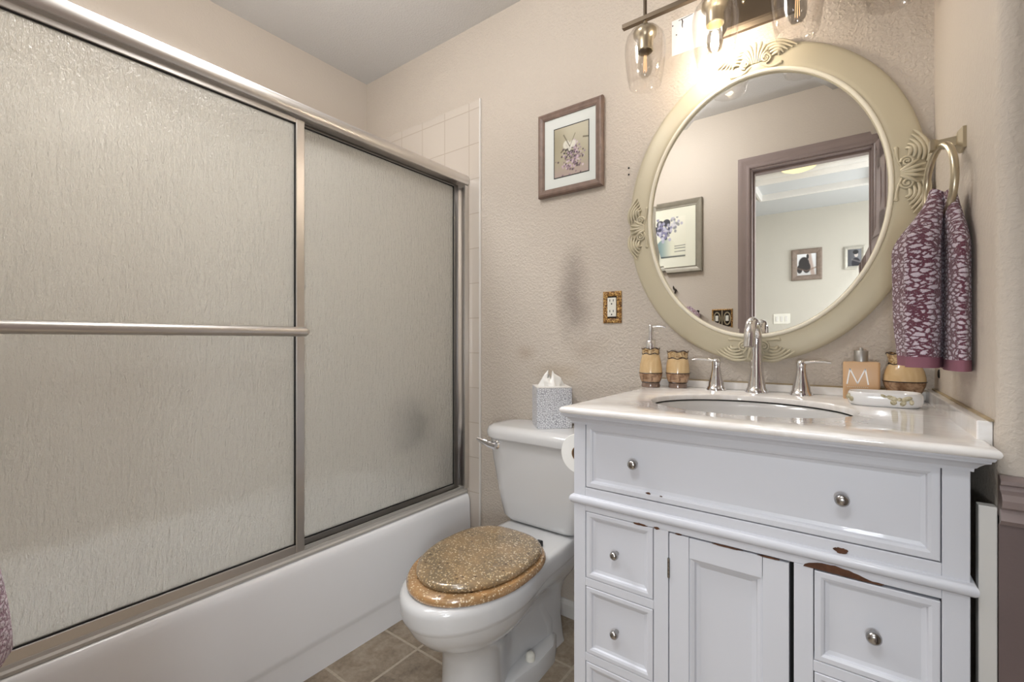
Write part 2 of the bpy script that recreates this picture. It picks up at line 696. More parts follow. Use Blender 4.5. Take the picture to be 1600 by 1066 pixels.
# ------------------------------------------------------------------ the room
BX0, BX1, BY = -2.109, 0.178, 1.52          # tub wall, vanity side wall, back wall
CZ = 2.454
struct('floor', MB().box(-2.3, 1.7, -2.75, 1.62, -0.05, 0.0), M['floor'], smooth=0)
struct('ceiling', MB().box(-2.25, 0.9, -0.06, 1.62, CZ, CZ + 0.06), M['ceiling'], smooth=0)
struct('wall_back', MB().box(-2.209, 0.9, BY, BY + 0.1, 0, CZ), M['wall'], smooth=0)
struct('wall_left', MB().box(BX0 - 0.1, BX0, -0.12, BY, 0, CZ), M['wall_smooth'], smooth=0)
# side wall of the vanity alcove with its rounded outside corner, and the short wall it turns into
rr = 0.022
poly = [(0.178, BY)] + [(0.178 + rr - rr * cos(a), 0.94 + rr - rr * sin(a)) for a in [i * pi / 2 / 8 for i in range(9)]] + [(0.62, 0.94), (0.62, BY)]
struct('wall_right', MB().prism(poly, 0, CZ), M['wall_plain'], smooth=30)
struct('wall_entry', MB().box(0.52, 0.62, -0.12, 0.94, 0, CZ), M['wall_plain'], smooth=0)
wf = MB().box(BX0, -0.454, -0.12, 0, 0, CZ).box(0.120, 0.52, -0.12, 0, 0, CZ).box(-0.454, 0.120, -0.12, 0, 2.075, CZ)
struct('wall_front', wf, M['wall_smooth'], smooth=0)
# hall behind the doorway
struct('wall_hall_back', MB().box(-2.2, 1.6, -2.77, -2.67, 0, 2.44), M['wall_hall'], smooth=0)
struct('wall_hall_left', MB().box(-2.2, -2.1, -2.67, -0.12, 0, 2.44), M['wall_hall'], smooth=0)
struct('wall_hall_right', MB().box(1.5, 1.6, -2.67, -0.12, 0, 2.44), M['wall_hall'], smooth=0)
struct('ceiling_hall', MB().box(-2.2, 1.6, -2.77, -0.12, 2.44, 2.50), M['hall_ceiling'], smooth=0)
# painted wainscot and chair rail on the short wall
struct('wall_wainscot', MB().box(0.1775, 0.52, 0.934, 0.94, 0, 0.80), M['mauve_dark'], smooth=0)
rail = [(0.940, 0.858), (0.932, 0.858), (0.926, 0.852), (0.926, 0.847), (0.932, 0.844), (0.930, 0.838), (0.922, 0.834), (0.917, 0.826), (0.919, 0.816),
        (0.928, 0.811), (0.926, 0.804), (0.924, 0.796), (0.930, 0.789), (0.940, 0.787)]
struct('trim_1', MB().prism(rail, 0.1775, 0.52, 'X'), M['mauve'], smooth=25, label='mauve moulded chair rail on the short wall')
# door casing towards the bathroom
cas = MB()


def casing(inner_path, y0=0.0):
    prof = [(0.0, 0.0), (0.0, 0.010), (0.006, 0.014), (0.016, 0.014), (0.020, 0.011), (0.040, 0.013), (0.052, 0.017), (0.062, 0.017), (0.066, 0.010), (0.066, 0.0)]
    rings = []
    for (x, z, ox, oz) in inner_path:
        rings.append([(x + ox * d, y0 + h, z + oz * d) for d, h in prof])
    return rings


cas.loft(casing([(-0.454, 0.0, -1, 0), (-0.454, 2.075, -1, 1), (0.120, 2.075, 1, 1), (0.120, 0.0, 1, 0)]))
struct('trim_2', cas, M['mauve'], smooth=20, label='mauve door casing around the doorway')
jm = MB().box(-0.454, -0.446, -0.13, 0.0, 0, 2.075).box(0.112, 0.120, -0.13, 0.0, 0, 2.075).box(-0.446, 0.112, -0.13, 0.0, 2.067, 2.075)
jm.box(-0.446, -0.436, -0.075, -0.040, 0, 2.067).box(0.102, 0.112, -0.075, -0.040, 0, 2.067).box(-0.436, 0.102, -0.075, -0.040, 2.052, 2.067)
struct('trim_3', jm, M['mauve'], smooth=0, bevel=0.001, label='mauve door jamb and stop')
# open six panel door
dx0, dx1 = 0.128, 0.162
door = MB().box(dx0 + 0.006, dx1 - 0.006, 0.02, 0.55, 0.012, 2.03)
st = 0.075
for (a, b) in ((0.02, 0.02 + st), (0.285 - 0.04, 0.285 + 0.04), (0.55 - st, 0.55)):
    door.box(dx0, dx1, a, b, 0.012, 2.03)
for (a, b) in ((0.012, 0.20), (0.80, 0.95), (1.55, 1.66), (1.92, 2.03)):
    door.box(dx0, dx1, 0.0201, 0.5499, a, b)
for (ya, yb) in ((0.110, 0.230), (0.340, 0.460)):
    for (za, zb) in ((0.225, 0.775), (0.975, 1.525), (1.685, 1.895)):
        door.box(dx0 + 0.002, dx1 - 0.002, ya, yb, za, zb)
door.v = [(0.128 + (x - 0.128) * cos(0.18) + (y - 0.02) * sin(0.18), 0.02 + (y - 0.02) * cos(0.18) - (x - 0.128) * sin(0.18), z) for x, y, z in door.v]
dr = struct('door_1', door, M['mauve'], smooth=0, bevel=0.003, label='mauve six panel door swung open')
dk = MB().lathe([(0.026, 0), (0.026, 0.004), (0.010, 0.008), (0.010, 0.03), (0.024, 0.04), (0.027, 0.05), (0.02, 0.06), (0.004, 0.063)])
kn = dk.build('door_knob', M['gold_metal'], dr)
kn.rotation_euler = (0, -pi / 2, -0.18)
kn.location = (dx0 + 0.47 * sin(0.18), 0.02 + 0.47 * cos(0.18), 0.92)
# baseboard between toilet and vanity
bb = [(BY, 0), (BY - 0.014, 0), (BY - 0.014, 0.046), (BY - 0.010, 0.052), (BY - 0.009, 0.057), (BY - 0.005, 0.062), (BY, 0.062)]
struct('baseboard_back', MB().prism(bb, -1.287, 0.178, 'X'), M['white_trim'], smooth=25)
# tiled surround
struct('wall_tile_back', MB().box(BX0, -1.294, BY - 0.007, BY, 0.33, 2.113).box(-1.346, -1.294, BY - 0.007, BY, 0, 0.33), M['tile_back'], smooth=0)
struct('trim_4', MB().box(-1.294, -1.287, BY - 0.010, BY, 0.0, 2.116), M['white_trim'], smooth=0, bevel=0.002, label='white edge trim of the wall tiles')
struct('wall_tile_left', MB().box(BX0, BX0 + 0.007, 0.0, BY - 0.007, 0.33, 2.113), M['tile_side'], smooth=0)
struct('wall_tile_front', MB().box(BX0 + 0.007, -1.294, 0.0, 0.007, 0.33, 2.113), M['tile_back'], smooth=0)

# ------------------------------------------------------------------ bathtub
tub = thing('bathtub', (-1.72, 0.76, 0), 'white enamel bathtub behind the sliding glass doors, plain apron to the floor', 'bathtub')
ya, yb = 0.012, 1.508
ap = [(-1.3435, 0.0), (-1.3435, 0.084), (-1.3425, 0.092), (-1.3395, 0.102), (-1.3395, 0.112), (-1.3405, 0.20), (-1.345, 0.33), (-1.347, 0.346), (-1.351, 0.359), (-1.357, 0.3675), (-1.364, 0.3708),
      (-1.38, 0.3712), (-1.41, 0.3712), (-1.41, 0.33), (-1.37, 0.31), (-1.37, 0.0)]
MB().prism([(x, z) for x, z in ap], ya, yb, 'Y').build('apron', M['tub'], tub, smooth=35)


def rrect(x0, x1, y0, y1, r, z, n=8):
    pts = []
    for (cx, cy, a0) in ((x1 - r, y1 - r, 0), (x0 + r, y1 - r, pi / 2), (x0 + r, y0 + r, pi), (x1 - r, y0 + r, 3 * pi / 2)):
        for i in range(n + 1):
            a = a0 + pi / 2 * i / n
            pts.append((cx + r * cos(a), cy + r * sin(a), z))
    return pts


rings = [rrect(-2.10, -1.40, ya, yb, 0.01, 0.33), rrect(-2.10, -1.40, ya, yb, 0.01, 0.372), rrect(-2.04, -1.45, 0.09, 1.43, 0.10, 0.372),
         rrect(-2.03, -1.46, 0.10, 1.42, 0.10, 0.362), rrect(-1.99, -1.50, 0.18, 1.37, 0.12, 0.10), rrect(-1.94, -1.55, 0.24, 1.31, 0.12, 0.05)]
MB().loft(rings, False, True).build('basin', M['tub'], tub, smooth=50)

# ------------------------------------------------------------------ sliding shower doors
sh = thing('shower_door', (-1.38, 0.76, 0.372), 'aluminium framed sliding shower door with two panes of frosted rain glass over the tub', 'shower door')
y0, y1 = 0.012, 1.511
hp = [(-1.356, 1.747), (-1.352, 1.752), (-1.350, 1.760), (-1.350, 1.771), (-1.354, 1.782), (-1.362, 1.790), (-1.372, 1.793), (-1.40, 1.793), (-1.432, 1.790), (-1.432, 1.742),
      (-1.428, 1.742), (-1.428, 1.782), (-1.362, 1.782), (-1.362, 1.747)]
hr = MB().prism(hp, y0, y1, 'Y').build('header_rail', M['alu'], sh, smooth=35)
MB().box(-1.3615, -1.3565, y0, y1, 1.7452, 1.7472).build('rail_lip', M['alu_dark'], hr, smooth=0)
tp = [(-1.3605, 0.3720), (-1.3605, 0.379), (-1.365, 0.384), (-1.367, 0.392), (-1.369, 0.392), (-1.369, 0.381), (-1.386, 0.381), (-1.386, 0.396), (-1.390, 0.396), (-1.390, 0.381),
      (-1.420, 0.381), (-1.420, 0.398), (-1.425, 0.398), (-1.425, 0.3715)]
MB().prism(tp, y0, y1, 'Y').build('bottom_track', plain('worn_track_aluminium', srgb(196, 193, 188), 0.5, 0.35), sh, smooth=20)
for (a, b) in ((y0, y0 + 0.022), (y1 - 0.022, y1)):
    MB().box(-1.432, -1.428, a, b, 0.398, 1.742).box(-1.360, -1.356, a, b, 0.394, 1.742).box(-1.428, -1.360, (a if a < 0.5 else b - 0.004), (a + 0.004 if a < 0.5 else b), 0.398, 1.742).build('wall_jamb', M['alu'], sh, smooth=0)


def pane(x, ya, yb, za, zb, fr, botw, topw, name):
    g = MB().box(x - 0.0025, x + 0.0025, ya + 0.006, yb - 0.006, za + 0.01, zb - 0.01).build('sliding_panel', M['rain'], sh, smooth=0)
    fm = M['alu'] if name == 'outer' else M['alu_dark']
    t_ = 0.009
    f = MB()
    f.box(x - t_, x + t_, ya, ya + fr, za, zb).box(x - t_, x + t_, yb - fr, yb, za, zb)
    f.box(x - t_, x + t_, ya + fr, yb - fr, za, za + botw).box(x - t_, x + t_, ya + fr, yb - fr, zb - topw, zb)
    fo = f.build('panel_frame', fm, None, smooth=0, bevel=0.0018)
    s = MB()
    e = 0.0035
    for (a, b, c, d) in ((ya + fr, yb - fr, za + botw, za + botw + e), (ya + fr, yb - fr, zb - topw - e, zb - topw), (ya + fr, ya + fr + e, za + botw, zb - topw), (yb - fr - e, yb - fr, za + botw, zb - topw)):
        s.box(x - 0.004, x + 0.0045, a, b, c, d)
    so = s.build('glazing_gasket', M['black'], None, smooth=0)
    for o in (fo, so):
        o.data.transform(Matrix.Translation(-Vector(sh.location)))
        o.parent = g
    return g


outer = pane(-1.3775, 0.03, 0.757, 0.383, 1.741, 0.027, 0.034, 0.015, 'outer')
inner = pane(-1.405, 0.735, 1.487, 0.384, 1.748, 0.024, 0.030, 0.010, 'inner')
bar = MB().tube([(-1.325, 0.075, 1.078), (-1.325, 0.40, 1.078), (-1.325, 0.737, 1.078)], 0.0145, 16)
bar.tube([(-1.370, 0.742, 1.078), (-1.325, 0.742, 1.078)], 0.009, 12).tube([(-1.370, 0.075, 1.078), (-1.325, 0.075, 1.078)], 0.009, 12)
bo = bar.build('towel_bar', M['alu'], None, smooth=45, bevel=0.002)
bo.data.transform(Matrix.Translation(-Vector(sh.location)))
bo.parent = outer

# things inside the tub, seen blurred through the glass
bsp = thing('bath_sponge', (-1.50, 1.27, 0.70), 'dark mauve netted bath sponge hanging behind the frosted glass', 'bath sponge')
lf = MB()
for k in range(110):
    a, b = random.uniform(0, 2 * pi), random.uniform(-1.3, 1.3)
    c = Vector((cos(a) * cos(b) * 0.055, sin(a) * cos(b) * 0.065, sin(b) * 0.095))
    lf.torus((-1.50 + c.x, 1.27 + c.y, 0.70 + c.z), random.uniform(0.02, 0.03), 0.006, random.choice('XYZ'), 14, 5)
lf.sphere((-1.50, 1.27, 0.70), 1, 0.05, 0.06, 0.09)
lf.build('netting', plain('dark_mauve_netting', srgb(74, 48, 60), 0.9), bsp)
MB().tube([(-1.50, 1.27, 0.78), (-1.47, 1.275, 1.2), (-1.432, 1.28, 1.785)], 0.0015, 6, up=(0, 1, 0)).build('cord', M['white_plastic'], bsp)
bt = thing('shampoo_bottle', (-1.468, 1.455, 0.3725), 'dark bottle on the tub rim corner blurred behind the frosted glass', 'bottle')
MB().lathe([(0.026, 0), (0.030, 0.006), (0.030, 0.17), (0.022, 0.19), (0.012, 0.20)], bt.location).build('body', plain('maroon_plastic', srgb(96, 62, 66), 0.4), bt)
MB().lathe([(0.020, 0.20), (0.020, 0.26), (0.016, 0.264)], bt.location).build('cap', M['black'], bt)

# ------------------------------------------------------------------ toilet
TX = -0.862
to = thing('toilet', (TX, 1.15, 0), 'white two piece toilet with a gold flecked resin seat between tub and vanity', 'toilet')


def outline(z, a, yf, yc, wm, ym, wr, yr, n=18):
    """half widths along the bowl: elliptical nose, waist wm at ym, tail wr at yr"""
    side = []
    for i in range(n + 1):
        t = pi / 2 * i / n
        side.append((a * sin(t), yc - (yc - yf) * cos(t)))
    for i in range(1, 9):
        t = i / 8
        side.append((a + (wm - a) * sm(0, 1, t), yc + (ym - yc) * t))
    for i in range(1, 7):
        t = i / 6
        side.append((wm + (wr - wm) * sm(0, 1, t), ym + (yr - ym) * t))
    r = 0.03
    side.append((wr - 0.004, yr + 0.010))
    side.append((wr - 0.016, yr + 0.018))
    side.append((wr * 0.5, yr + 0.02))
    pts = [(TX + w_, y, z) for w_, y in side]
    pts += [(TX - w_, y, z) for w_, y in reversed(side[1:])]
    return pts


lv = [(0.000, 0.092, 0.872, 0.98, 0.050, 1.12, 0.070, 1.38), (0.012, 0.090, 0.876, 0.98, 0.046, 1.12, 0.066, 1.38), (0.10, 0.081, 0.886, 0.98, 0.042, 1.12, 0.060, 1.37),
      (0.18, 0.080, 0.886, 0.98, 0.046, 1.13, 0.064, 1.37), (0.215, 0.088, 0.876, 0.985, 0.056, 1.14, 0.072, 1.38), (0.235, 0.104, 0.850, 0.99, 0.072, 1.16, 0.085, 1.39),
      (0.262, 0.132, 0.805, 1.0, 0.10, 1.19, 0.102, 1.41), (0.295, 0.150, 0.776, 1.0, 0.122, 1.20, 0.116, 1.43), (0.322, 0.158, 0.762, 1.0, 0.132, 1.20, 0.124, 1.44),
      (0.3245, 0.1585, 0.761, 1.0, 0.132, 1.20, 0.124, 1.44), (0.332, 0.1635, 0.754, 1.0, 0.138, 1.20, 0.128, 1.44), (0.340, 0.1655, 0.752, 1.0, 0.140, 1.20, 0.13, 1.44), (0.372, 0.1675, 0.749, 1.0, 0.142, 1.20, 0.132, 1.44), (0.384, 0.166, 0.751, 1.0, 0.141, 1.20, 0.132, 1.44), (0.391, 0.160, 0.758, 1.0, 0.136, 1.20, 0.128, 1.44),
      (0.393, 0.145, 0.775, 1.0, 0.122, 1.20, 0.115, 1.43)]
bowl = MB().loft([outline(*l) for l in lv])
foot = [(TX - 0.085, 1.06), (TX - 0.075, 0.99), (TX + 0.075, 0.99), (TX + 0.085, 1.06), (TX + 0.102, 1.17), (TX + 0.098, 1.27), (TX + 0.07, 1.33), (TX - 0.07, 1.33), (TX - 0.098, 1.27), (TX - 0.102, 1.17)]
fr_ = [[(TX + (x - TX) * s, 1.17 + (y - 1.17) * s, z) for x, y in foot] for s, z in ((1, 0), (1, 0.046), (0.97, 0.055), (0.86, 0.059))]
bowl.loft(fr_)
bowl.tube([(TX, 1.02, 0.15), (TX, 1.14, 0.21), (TX, 1.25, 0.20), (TX, 1.31, 0.10), (TX, 1.31, 0.01)], [0.05, 0.054, 0.057, 0.060, 0.064], 20, up=(1, 0, 0))
bowl.build('bowl', M['porcelain'], to, smooth=50)
for s in (-1, 1):
    MB().lathe([(0.0145, 0.0), (0.0145, 0.016), (0.012, 0.021), (0.006, 0.024)], (TX + s * 0.074, 1.165, 0.0575), 20).build('bolt_cap', M['white_plastic'], to)


def seat_ring(s, dy, z, back=1.205):
    a, yf, yc = 0.166 * s, 1.0 - 0.229 * s + dy, 1.0 + dy
    pts = []
    n = 26
    for i in range(n + 1):
        t = pi / 2 * i / n
        pts.append((a * sin(t), yc - (yc - yf) * cos(t)))
    yb_ = min(back + dy * 0.2, back) - (1 - s) * 0.12
    for i in range(1, 13):
        t = pi / 2 * i / 12
        e = 0.72
        pts.append((a * max(0, cos(t)) ** e, yc + (yb_ - yc) * sin(t) ** e))
    out = [(TX + 0.004 + p[0], p[1], z) for p in pts]
    out += [(TX + 0.004 - p[0], p[1], z) for p in reversed(pts[1:-1])]
    return out


seat = MB().loft([seat_ring(0.60, 0, 0.395), seat_ring(0.985, 0, 0.395), seat_ring(1.0, 0, 0.400), seat_ring(1.0, 0, 0.408), seat_ring(0.975, 0, 0.4145), seat_ring(0.60, 0, 0.4145), seat_ring(0.60, 0, 0.395)], False, False)
seat.build('seat', M['glitter_edge'], to, smooth=50)
lid = MB().loft([seat_ring(0.88, 0.012, 0.4155), seat_ring(0.905, 0.012, 0.418), seat_ring(0.915, 0.012, 0.424), seat_ring(0.905, 0.012, 0.431), seat_ring(0.87, 0.012, 0.4355), seat_ring(0.80, 0.012, 0.437), seat_ring(0.4, 0.012, 0.438)], True, True)
lo = lid.build('lid', M['glitter'], to, smooth=60)
for s in (-1, 1):
    MB().box(TX + s * 0.075 - 0.010, TX + s * 0.075 + 0.010, 1.204, 1.224, 0.393, 0.412).build('hinge', M['black'], to, smooth=0, bevel=0.004)


def tank_ring(hw, yf, ybk, r, z, n=8):
    return rrect(TX - hw, TX + hw, yf, ybk, r, z, n)


tk = [tank_ring(0.135, 1.335, 1.47, 0.055, 0.396), tank_ring(0.160, 1.318, 1.48, 0.060, 0.402), tank_ring(0.172, 1.312, 1.485, 0.06, 0.415), tank_ring(0.186, 1.306, 1.488, 0.06, 0.48), tank_ring(0.212, 1.298, 1.492, 0.06, 0.62), tank_ring(0.222, 1.296, 1.493, 0.06, 0.695)]
MB().loft(tk).build('tank', M['porcelain'], to, smooth=50)
tl = [tank_ring(0.225, 1.292, 1.497, 0.07, 0.694), tank_ring(0.236, 1.282, 1.502, 0.08, 0.697), tank_ring(0.238, 1.280, 1.503, 0.08, 0.715), tank_ring(0.233, 1.286, 1.499, 0.078, 0.730), tank_ring(0.220, 1.300, 1.488, 0.07, 0.7375), tank_ring(0.19, 1.32, 1.47, 0.06, 0.7395)]
MB().loft(tl).build('tank_lid', M['porcelain'], to, smooth=60)
fh = MB().lathe([(0.018, 0), (0.018, 0.004), (0.012, 0.008), (0.012, 0.016)], (0, 0, 0), 20)
fh.v = [(TX - 0.165 + x, 1.297 - z, 0.672 + y) for x, y, z in fh.v]
fh.tube([(TX - 0.155, 1.279, 0.668), (TX - 0.185, 1.276, 0.674), (TX - 0.212, 1.272, 0.682), (TX - 0.232, 1.266, 0.690)], [0.013, 0.012, 0.009, 0.006], 12, 0.5, up=(0, 1, 0))
fh.build('flush_handle', M['chrome'], to)

# tissue box on the tank
tb = thing('tissue_box', (-0.869, 1.424, 0.7395), 'silver pebbled tissue box cover with a white tissue, standing on the toilet tank', 'tissue box')
tb.rotation_euler = (0, 0, radians(41.5))
hw = 0.063
MB().box(-hw, hw, -hw, hw, 0.0, 0.144).build('cover', M['lace'], tb, smooth=0, bevel=0.002)
top = MB().box(-hw, hw, -hw, hw, 0.144, 0.1455)
top.build('top_panel', M['white_trim'], tb, smooth=0)
ts = MB()
rg = []
for k in range(9):
    t = k / 8
    z = 0.137 + 0.062 * t
    rad = 0.040 * (1 - 0.35 * t) * (1 - 0.55 * max(0, t - 0.7) / 0.3)
    ring = []
    for j in range(36):
        a = 2 * pi * j / 36
        f = 1 + 0.20 * sin(3 * a + 2.2 * t) + 0.16 * sin(7 * a - 3 * t) + 0.08 * sin(13 * a)
        z2 = 0.143 + (0.040 + 0.016 * sin(2 * a + 2.6) + 0.008 * sin(5 * a)) * t
        ring.append((rad * f * cos(a) - 0.004 * t, rad * f * sin(a) * 0.5, z2))
    rg.append(ring)
ts.loft(rg, False, True)
ts.build('tissue', M['paper'], tb, smooth=70)

# ------------------------------------------------------------------ vanity cabinet
FY = 0.925
VX0, VX1 = -0.504, 0.147
va = thing('vanity_cabinet', (-0.18, 1.2, 0), 'white painted bathroom vanity cabinet with chipped drawers under the marble top', 'vanity')
cab = M['cabinet']
MB().box(VX0, VX0 + 0.016, FY + 0.001, 1.50, 0.06, 0.862).build('side_panel', cab, va, smooth=0)
MB().box(VX1 - 0.016, VX1, FY + 0.001, 1.50, 0.06, 0.862).build('side_panel', cab, va, smooth=0)
MB().box(VX0 + 0.016, VX1 - 0.016, 0.960, 1.50, 0.08, 0.70).build('carcass', M['dark_gap'], va, smooth=0)
ff = MB()
D_ = 0.955
ff.box(VX0, -0.475, FY, D_, 0.0, 0.865).box(0.1165, VX1, FY, D_, 0.0, 0.865)
ff.box(-0.475, 0.1165, FY, D_, 0.8645, 0.872)                       # top rail
ff.box(-0.475, 0.1165, FY, D_, 0.6640, 0.7175)                      # middle rail
ff.box(-0.3185, -0.2885, FY, D_, 0.08, 0.6640).box(-0.072, -0.0435, FY, D_, 0.08, 0.6640)
for z_ in (0.504, 0.334, 0.164):
    ff.box(-0.475, -0.3185, FY, D_, z_ - 0.0095, z_ + 0.0095)
for z_ in (0.497, 0.327, 0.157):
    ff.box(-0.0435, 0.1165, FY, D_, z_ - 0.0095, z_ + 0.0095)
ff.box(-0.475, 0.1165, FY, D_, 0.06, 0.10)
ff.build('face_frame', cab, va, smooth=0, bevel=0.0012)


def panel_front(x0, x1, z0, z1, y, border, cham, depth, th=0.02):
    m = MB()
    def R(i, yy):
        return [(x0 + i, yy, z0 + i), (x1 - i, yy, z0 + i), (x1 - i, yy, z1 - i), (x0 + i, yy, z1 - i)]
    m.loft([R(0, y + th), R(0, y + 0.001), R(0.0015, y), R(border, y), R(border + cham * 0.35, y + depth * 0.25), R(border + cham * 0.5, y + depth * 0.8), R(border + cham, y + depth)], True, True)
    return m


def knob(x, z, parent, r=0.0105, y=FY):
    prof = [(0.55 * r, 0), (0.45 * r, 0.004), (0.42 * r, 0.008), (0.8 * r, 0.011), (r, 0.014), (0.97 * r, 0.018), (0.7 * r, 0.0215), (0.3 * r, 0.023)]
    m = MB().lathe(prof, (0, 0, 0), 24)
    m.v = [(x + a, y - c, z + b) for a, b, c in m.v]
    o = m.build('knob', M['nickel'], None)
    o.data.transform(Matrix.Translation(-Vector(va.location)))
    o.parent = parent
    return o


def chip(parent, pts, y, name='paint_chip'):
    """bare spot where the paint has flaked off: a thin flake outline in the front plane"""
    m = MB().prism(pts, y - 0.0005, y + 0.0015, 'Y')
    o = m.build(name, M['chip'], None, smooth=0)
    o.data.transform(Matrix.Translation(-Vector(va.location)))
    o.parent = parent
    tag(o, 'brown chipped spot in the white paint')
    return o


def blob(cx, cz, w_, h_, n=22, seed=1):
    r = random.Random(seed)
    return [(cx + w_ * cos(2 * pi * i / n) * r.uniform(0.7, 1.1), cz + h_ * sin(2 * pi * i / n) * r.uniform(0.65, 1.1)) for i in range(n)]


dt = panel_front(-0.473, 0.115, 0.7195, 0.8625, FY - 0.0005, 0.010, 0.012, 0.007).build('drawer', cab, va, smooth=0)
knob(-0.358, 0.791, dt)
knob(-0.004, 0.791, dt)
ld = []
for (a, b) in ((0.5145, 0.663), (0.3445, 0.4935), (0.1745, 0.3235)):
    d_ = panel_front(-0.473, -0.320, a, b, FY - 0.0005, 0.009, 0.012, 0.007).build('drawer', cab, va, smooth=0)
    knob(-0.399, (a + b) / 2, d_, 0.0092)
    ld.append(d_)
for (a, b) in ((0.5075, 0.6595), (0.3375, 0.4865), (0.1675, 0.3165)):
    d_ = panel_front(-0.042, 0.115, a, b, FY - 0.0005, 0.009, 0.012, 0.007).build('drawer', cab, va, smooth=0)
    knob(0.0365, (a + b) / 2 - 0.001, d_, 0.0105)
dm = MB()
dm.box(-0.2865, -0.2483, FY, FY + 0.02, 0.102, 0.6615).box(-0.1197, -0.0790, FY, FY + 0.02, 0.102, 0.6600)
dm.box(-0.2475, -0.1205, FY, FY + 0.02, 0.621, 0.6608).box(-0.2475, -0.1205, FY, FY + 0.02, 0.102, 0.160)
do = dm.build('door', cab, va, smooth=0, bevel=0.0007)
pn = panel_front(-0.2485, -0.1195, 0.157, 0.624, FY + 0.002, 0.004, 0.016, 0.011, 0.016)
pn.v = [(x - va.location.x, y - va.location.y, z) for x, y, z in pn.v]
po = pn.build('door_panel', cab, None, smooth=0)
po.parent = do
hg = MB()
for z_ in (0.575, 0.583, 0.591, 0.599, 0.607):
    hg.lathe([(0.0028, -0.0036), (0.0028, 0.0036)], (-0.2875, FY - 0.0005, z_), 12)
hg.v = [(x - va.location.x, y - va.location.y, z) for x, y, z in hg.v]
ho = hg.build('hinge', M['nickel'], None)
ho.parent = do


def u_sweep(prof, name, m=None, smooth=30):
    rings = []
    for (cx, cy, ox, oy) in ((VX0, 1.50, -1, 0), (VX0, FY, -1, -1), (VX1, FY, 1, -1), (VX1, 1.50, 1, 0)):
        rings.append([(cx + ox * d, cy + oy * d, z) for d, z in prof])
    return MB().loft(rings).build(name, m or cab, va, smooth=smooth)


u_sweep([(0.0, 0.8605), (0.003, 0.8605), (0.0035, 0.8655), (0.0055, 0.8665), (0.008, 0.870), (0.0125, 0.8745), (0.018, 0.8770), (0.0185, 0.880), (0.021, 0.881), (0.0225, 0.8840), (0.0225, 0.8862), (-0.02, 0.8862), (-0.02, 0.866), (0, 0.866)], 'cornice')
rb = 0.0095
u_sweep([(-0.001 + rb * sin(a), 0.688 + rb * 1.1 * cos(a)) for a in [pi * i / 10 for i in range(11)]] + [(-0.004, 0.678), (-0.004, 0.698)], 'bead_rail', smooth=60)
# flaked paint
rn = random.Random(3)
pts = [(-0.058, 0.6625)]
N = 16
for i in range(N + 1):
    t = i / N
    pts.append((-0.056 + 0.098 * t, 0.6668 + 0.0115 * sin(pi * min(1, t * 1.12)) ** 0.8 * (1 - 0.45 * t) + rn.uniform(-0.0007, 0.0007) - 0.002 * t))
pts.append((0.050, 0.6642))
for i in range(N):
    t = 1 - i / N
    pts.append((-0.052 + 0.098 * t, 0.6612 + rn.uniform(0, 0.0008) + 0.001 * (1 - t)))
fl = chip(va, pts, FY - 0.0006)
chip(va, blob(-0.006, 0.7035, 0.0105, 0.0052, seed=5), FY - 0.0006)
chip(dt, blob(-0.330, 0.7325, 0.0055, 0.0022, seed=6), FY + 0.0005)
chip(dt, blob(-0.303, 0.7318, 0.0030, 0.0014, seed=7), FY + 0.0005)
chip(va, blob(-0.348, 0.6642, 0.017, 0.0026, seed=8), FY - 0.0006)
chip(va, blob(-0.312, 0.6650, 0.0065, 0.0030, seed=9), FY - 0.0006)
chip(va, blob(-0.268, 0.6636, 0.007, 0.0018, seed=10), FY - 0.0006)
chip(va, blob(-0.180, 0.6622, 0.028, 0.0016, seed=11), FY - 0.0006)
chip(va, blob(-0.110, 0.6620, 0.018, 0.0016, seed=12), FY - 0.0006)

# filler strip in the slot beside the cabinet
tag(MB().box(0.1572, 0.1768, 0.938, 0.956, 0.0, 0.810).build('filler_strip', M['white_trim'], None, smooth=0, bevel=0.0015), 'narrow white board standing in the slot between vanity and wall corner', 'board')

# ------------------------------------------------------------------ marble top with sink
TZ = 0.902
TI = TZ + 0.0006
ct = thing('countertop', (-0.175, 1.2, 0.8865), 'polished white marble vanity top with undermount sink and low splash', 'countertop')
cx0, cx1, cy0, cy1 = -0.521, 0.1725, 0.886, 1.5195
sc_, sa, sb = (-0.19, 1.182), 0.212, 0.185


def rect_pts(i, z, iy=None):
    x0, x1, y0_, y1_ = cx0 + i, cx1 - min(i, 0.012), cy0 + i, cy1
    pts = []
    n = 16
    for k in range(n):
        pts.append((x1, y0_ + (y1_ - y0_) * k / n, z))
    for k in range(n):
        pts.append((x1 - (x1 - x0) * k / n, y1_, z))
    for k in range(n):
        pts.append((x0, y1_ - (y1_ - y0_) * k / n, z))
    for k in range(n):
        pts.append((x0 + (x1 - x0) * k / n, y0_, z))
    return pts


base_pts = rect_pts(0.0, 0)
angs = [math.atan2((p[1] - sc_[1]) / sb, (p[0] - sc_[0]) / sa) for p in base_pts]


def ering(s, z):
    return [(sc_[0] + sa * s * cos(a), sc_[1] + sb * s * sin(a), z) for a in angs]


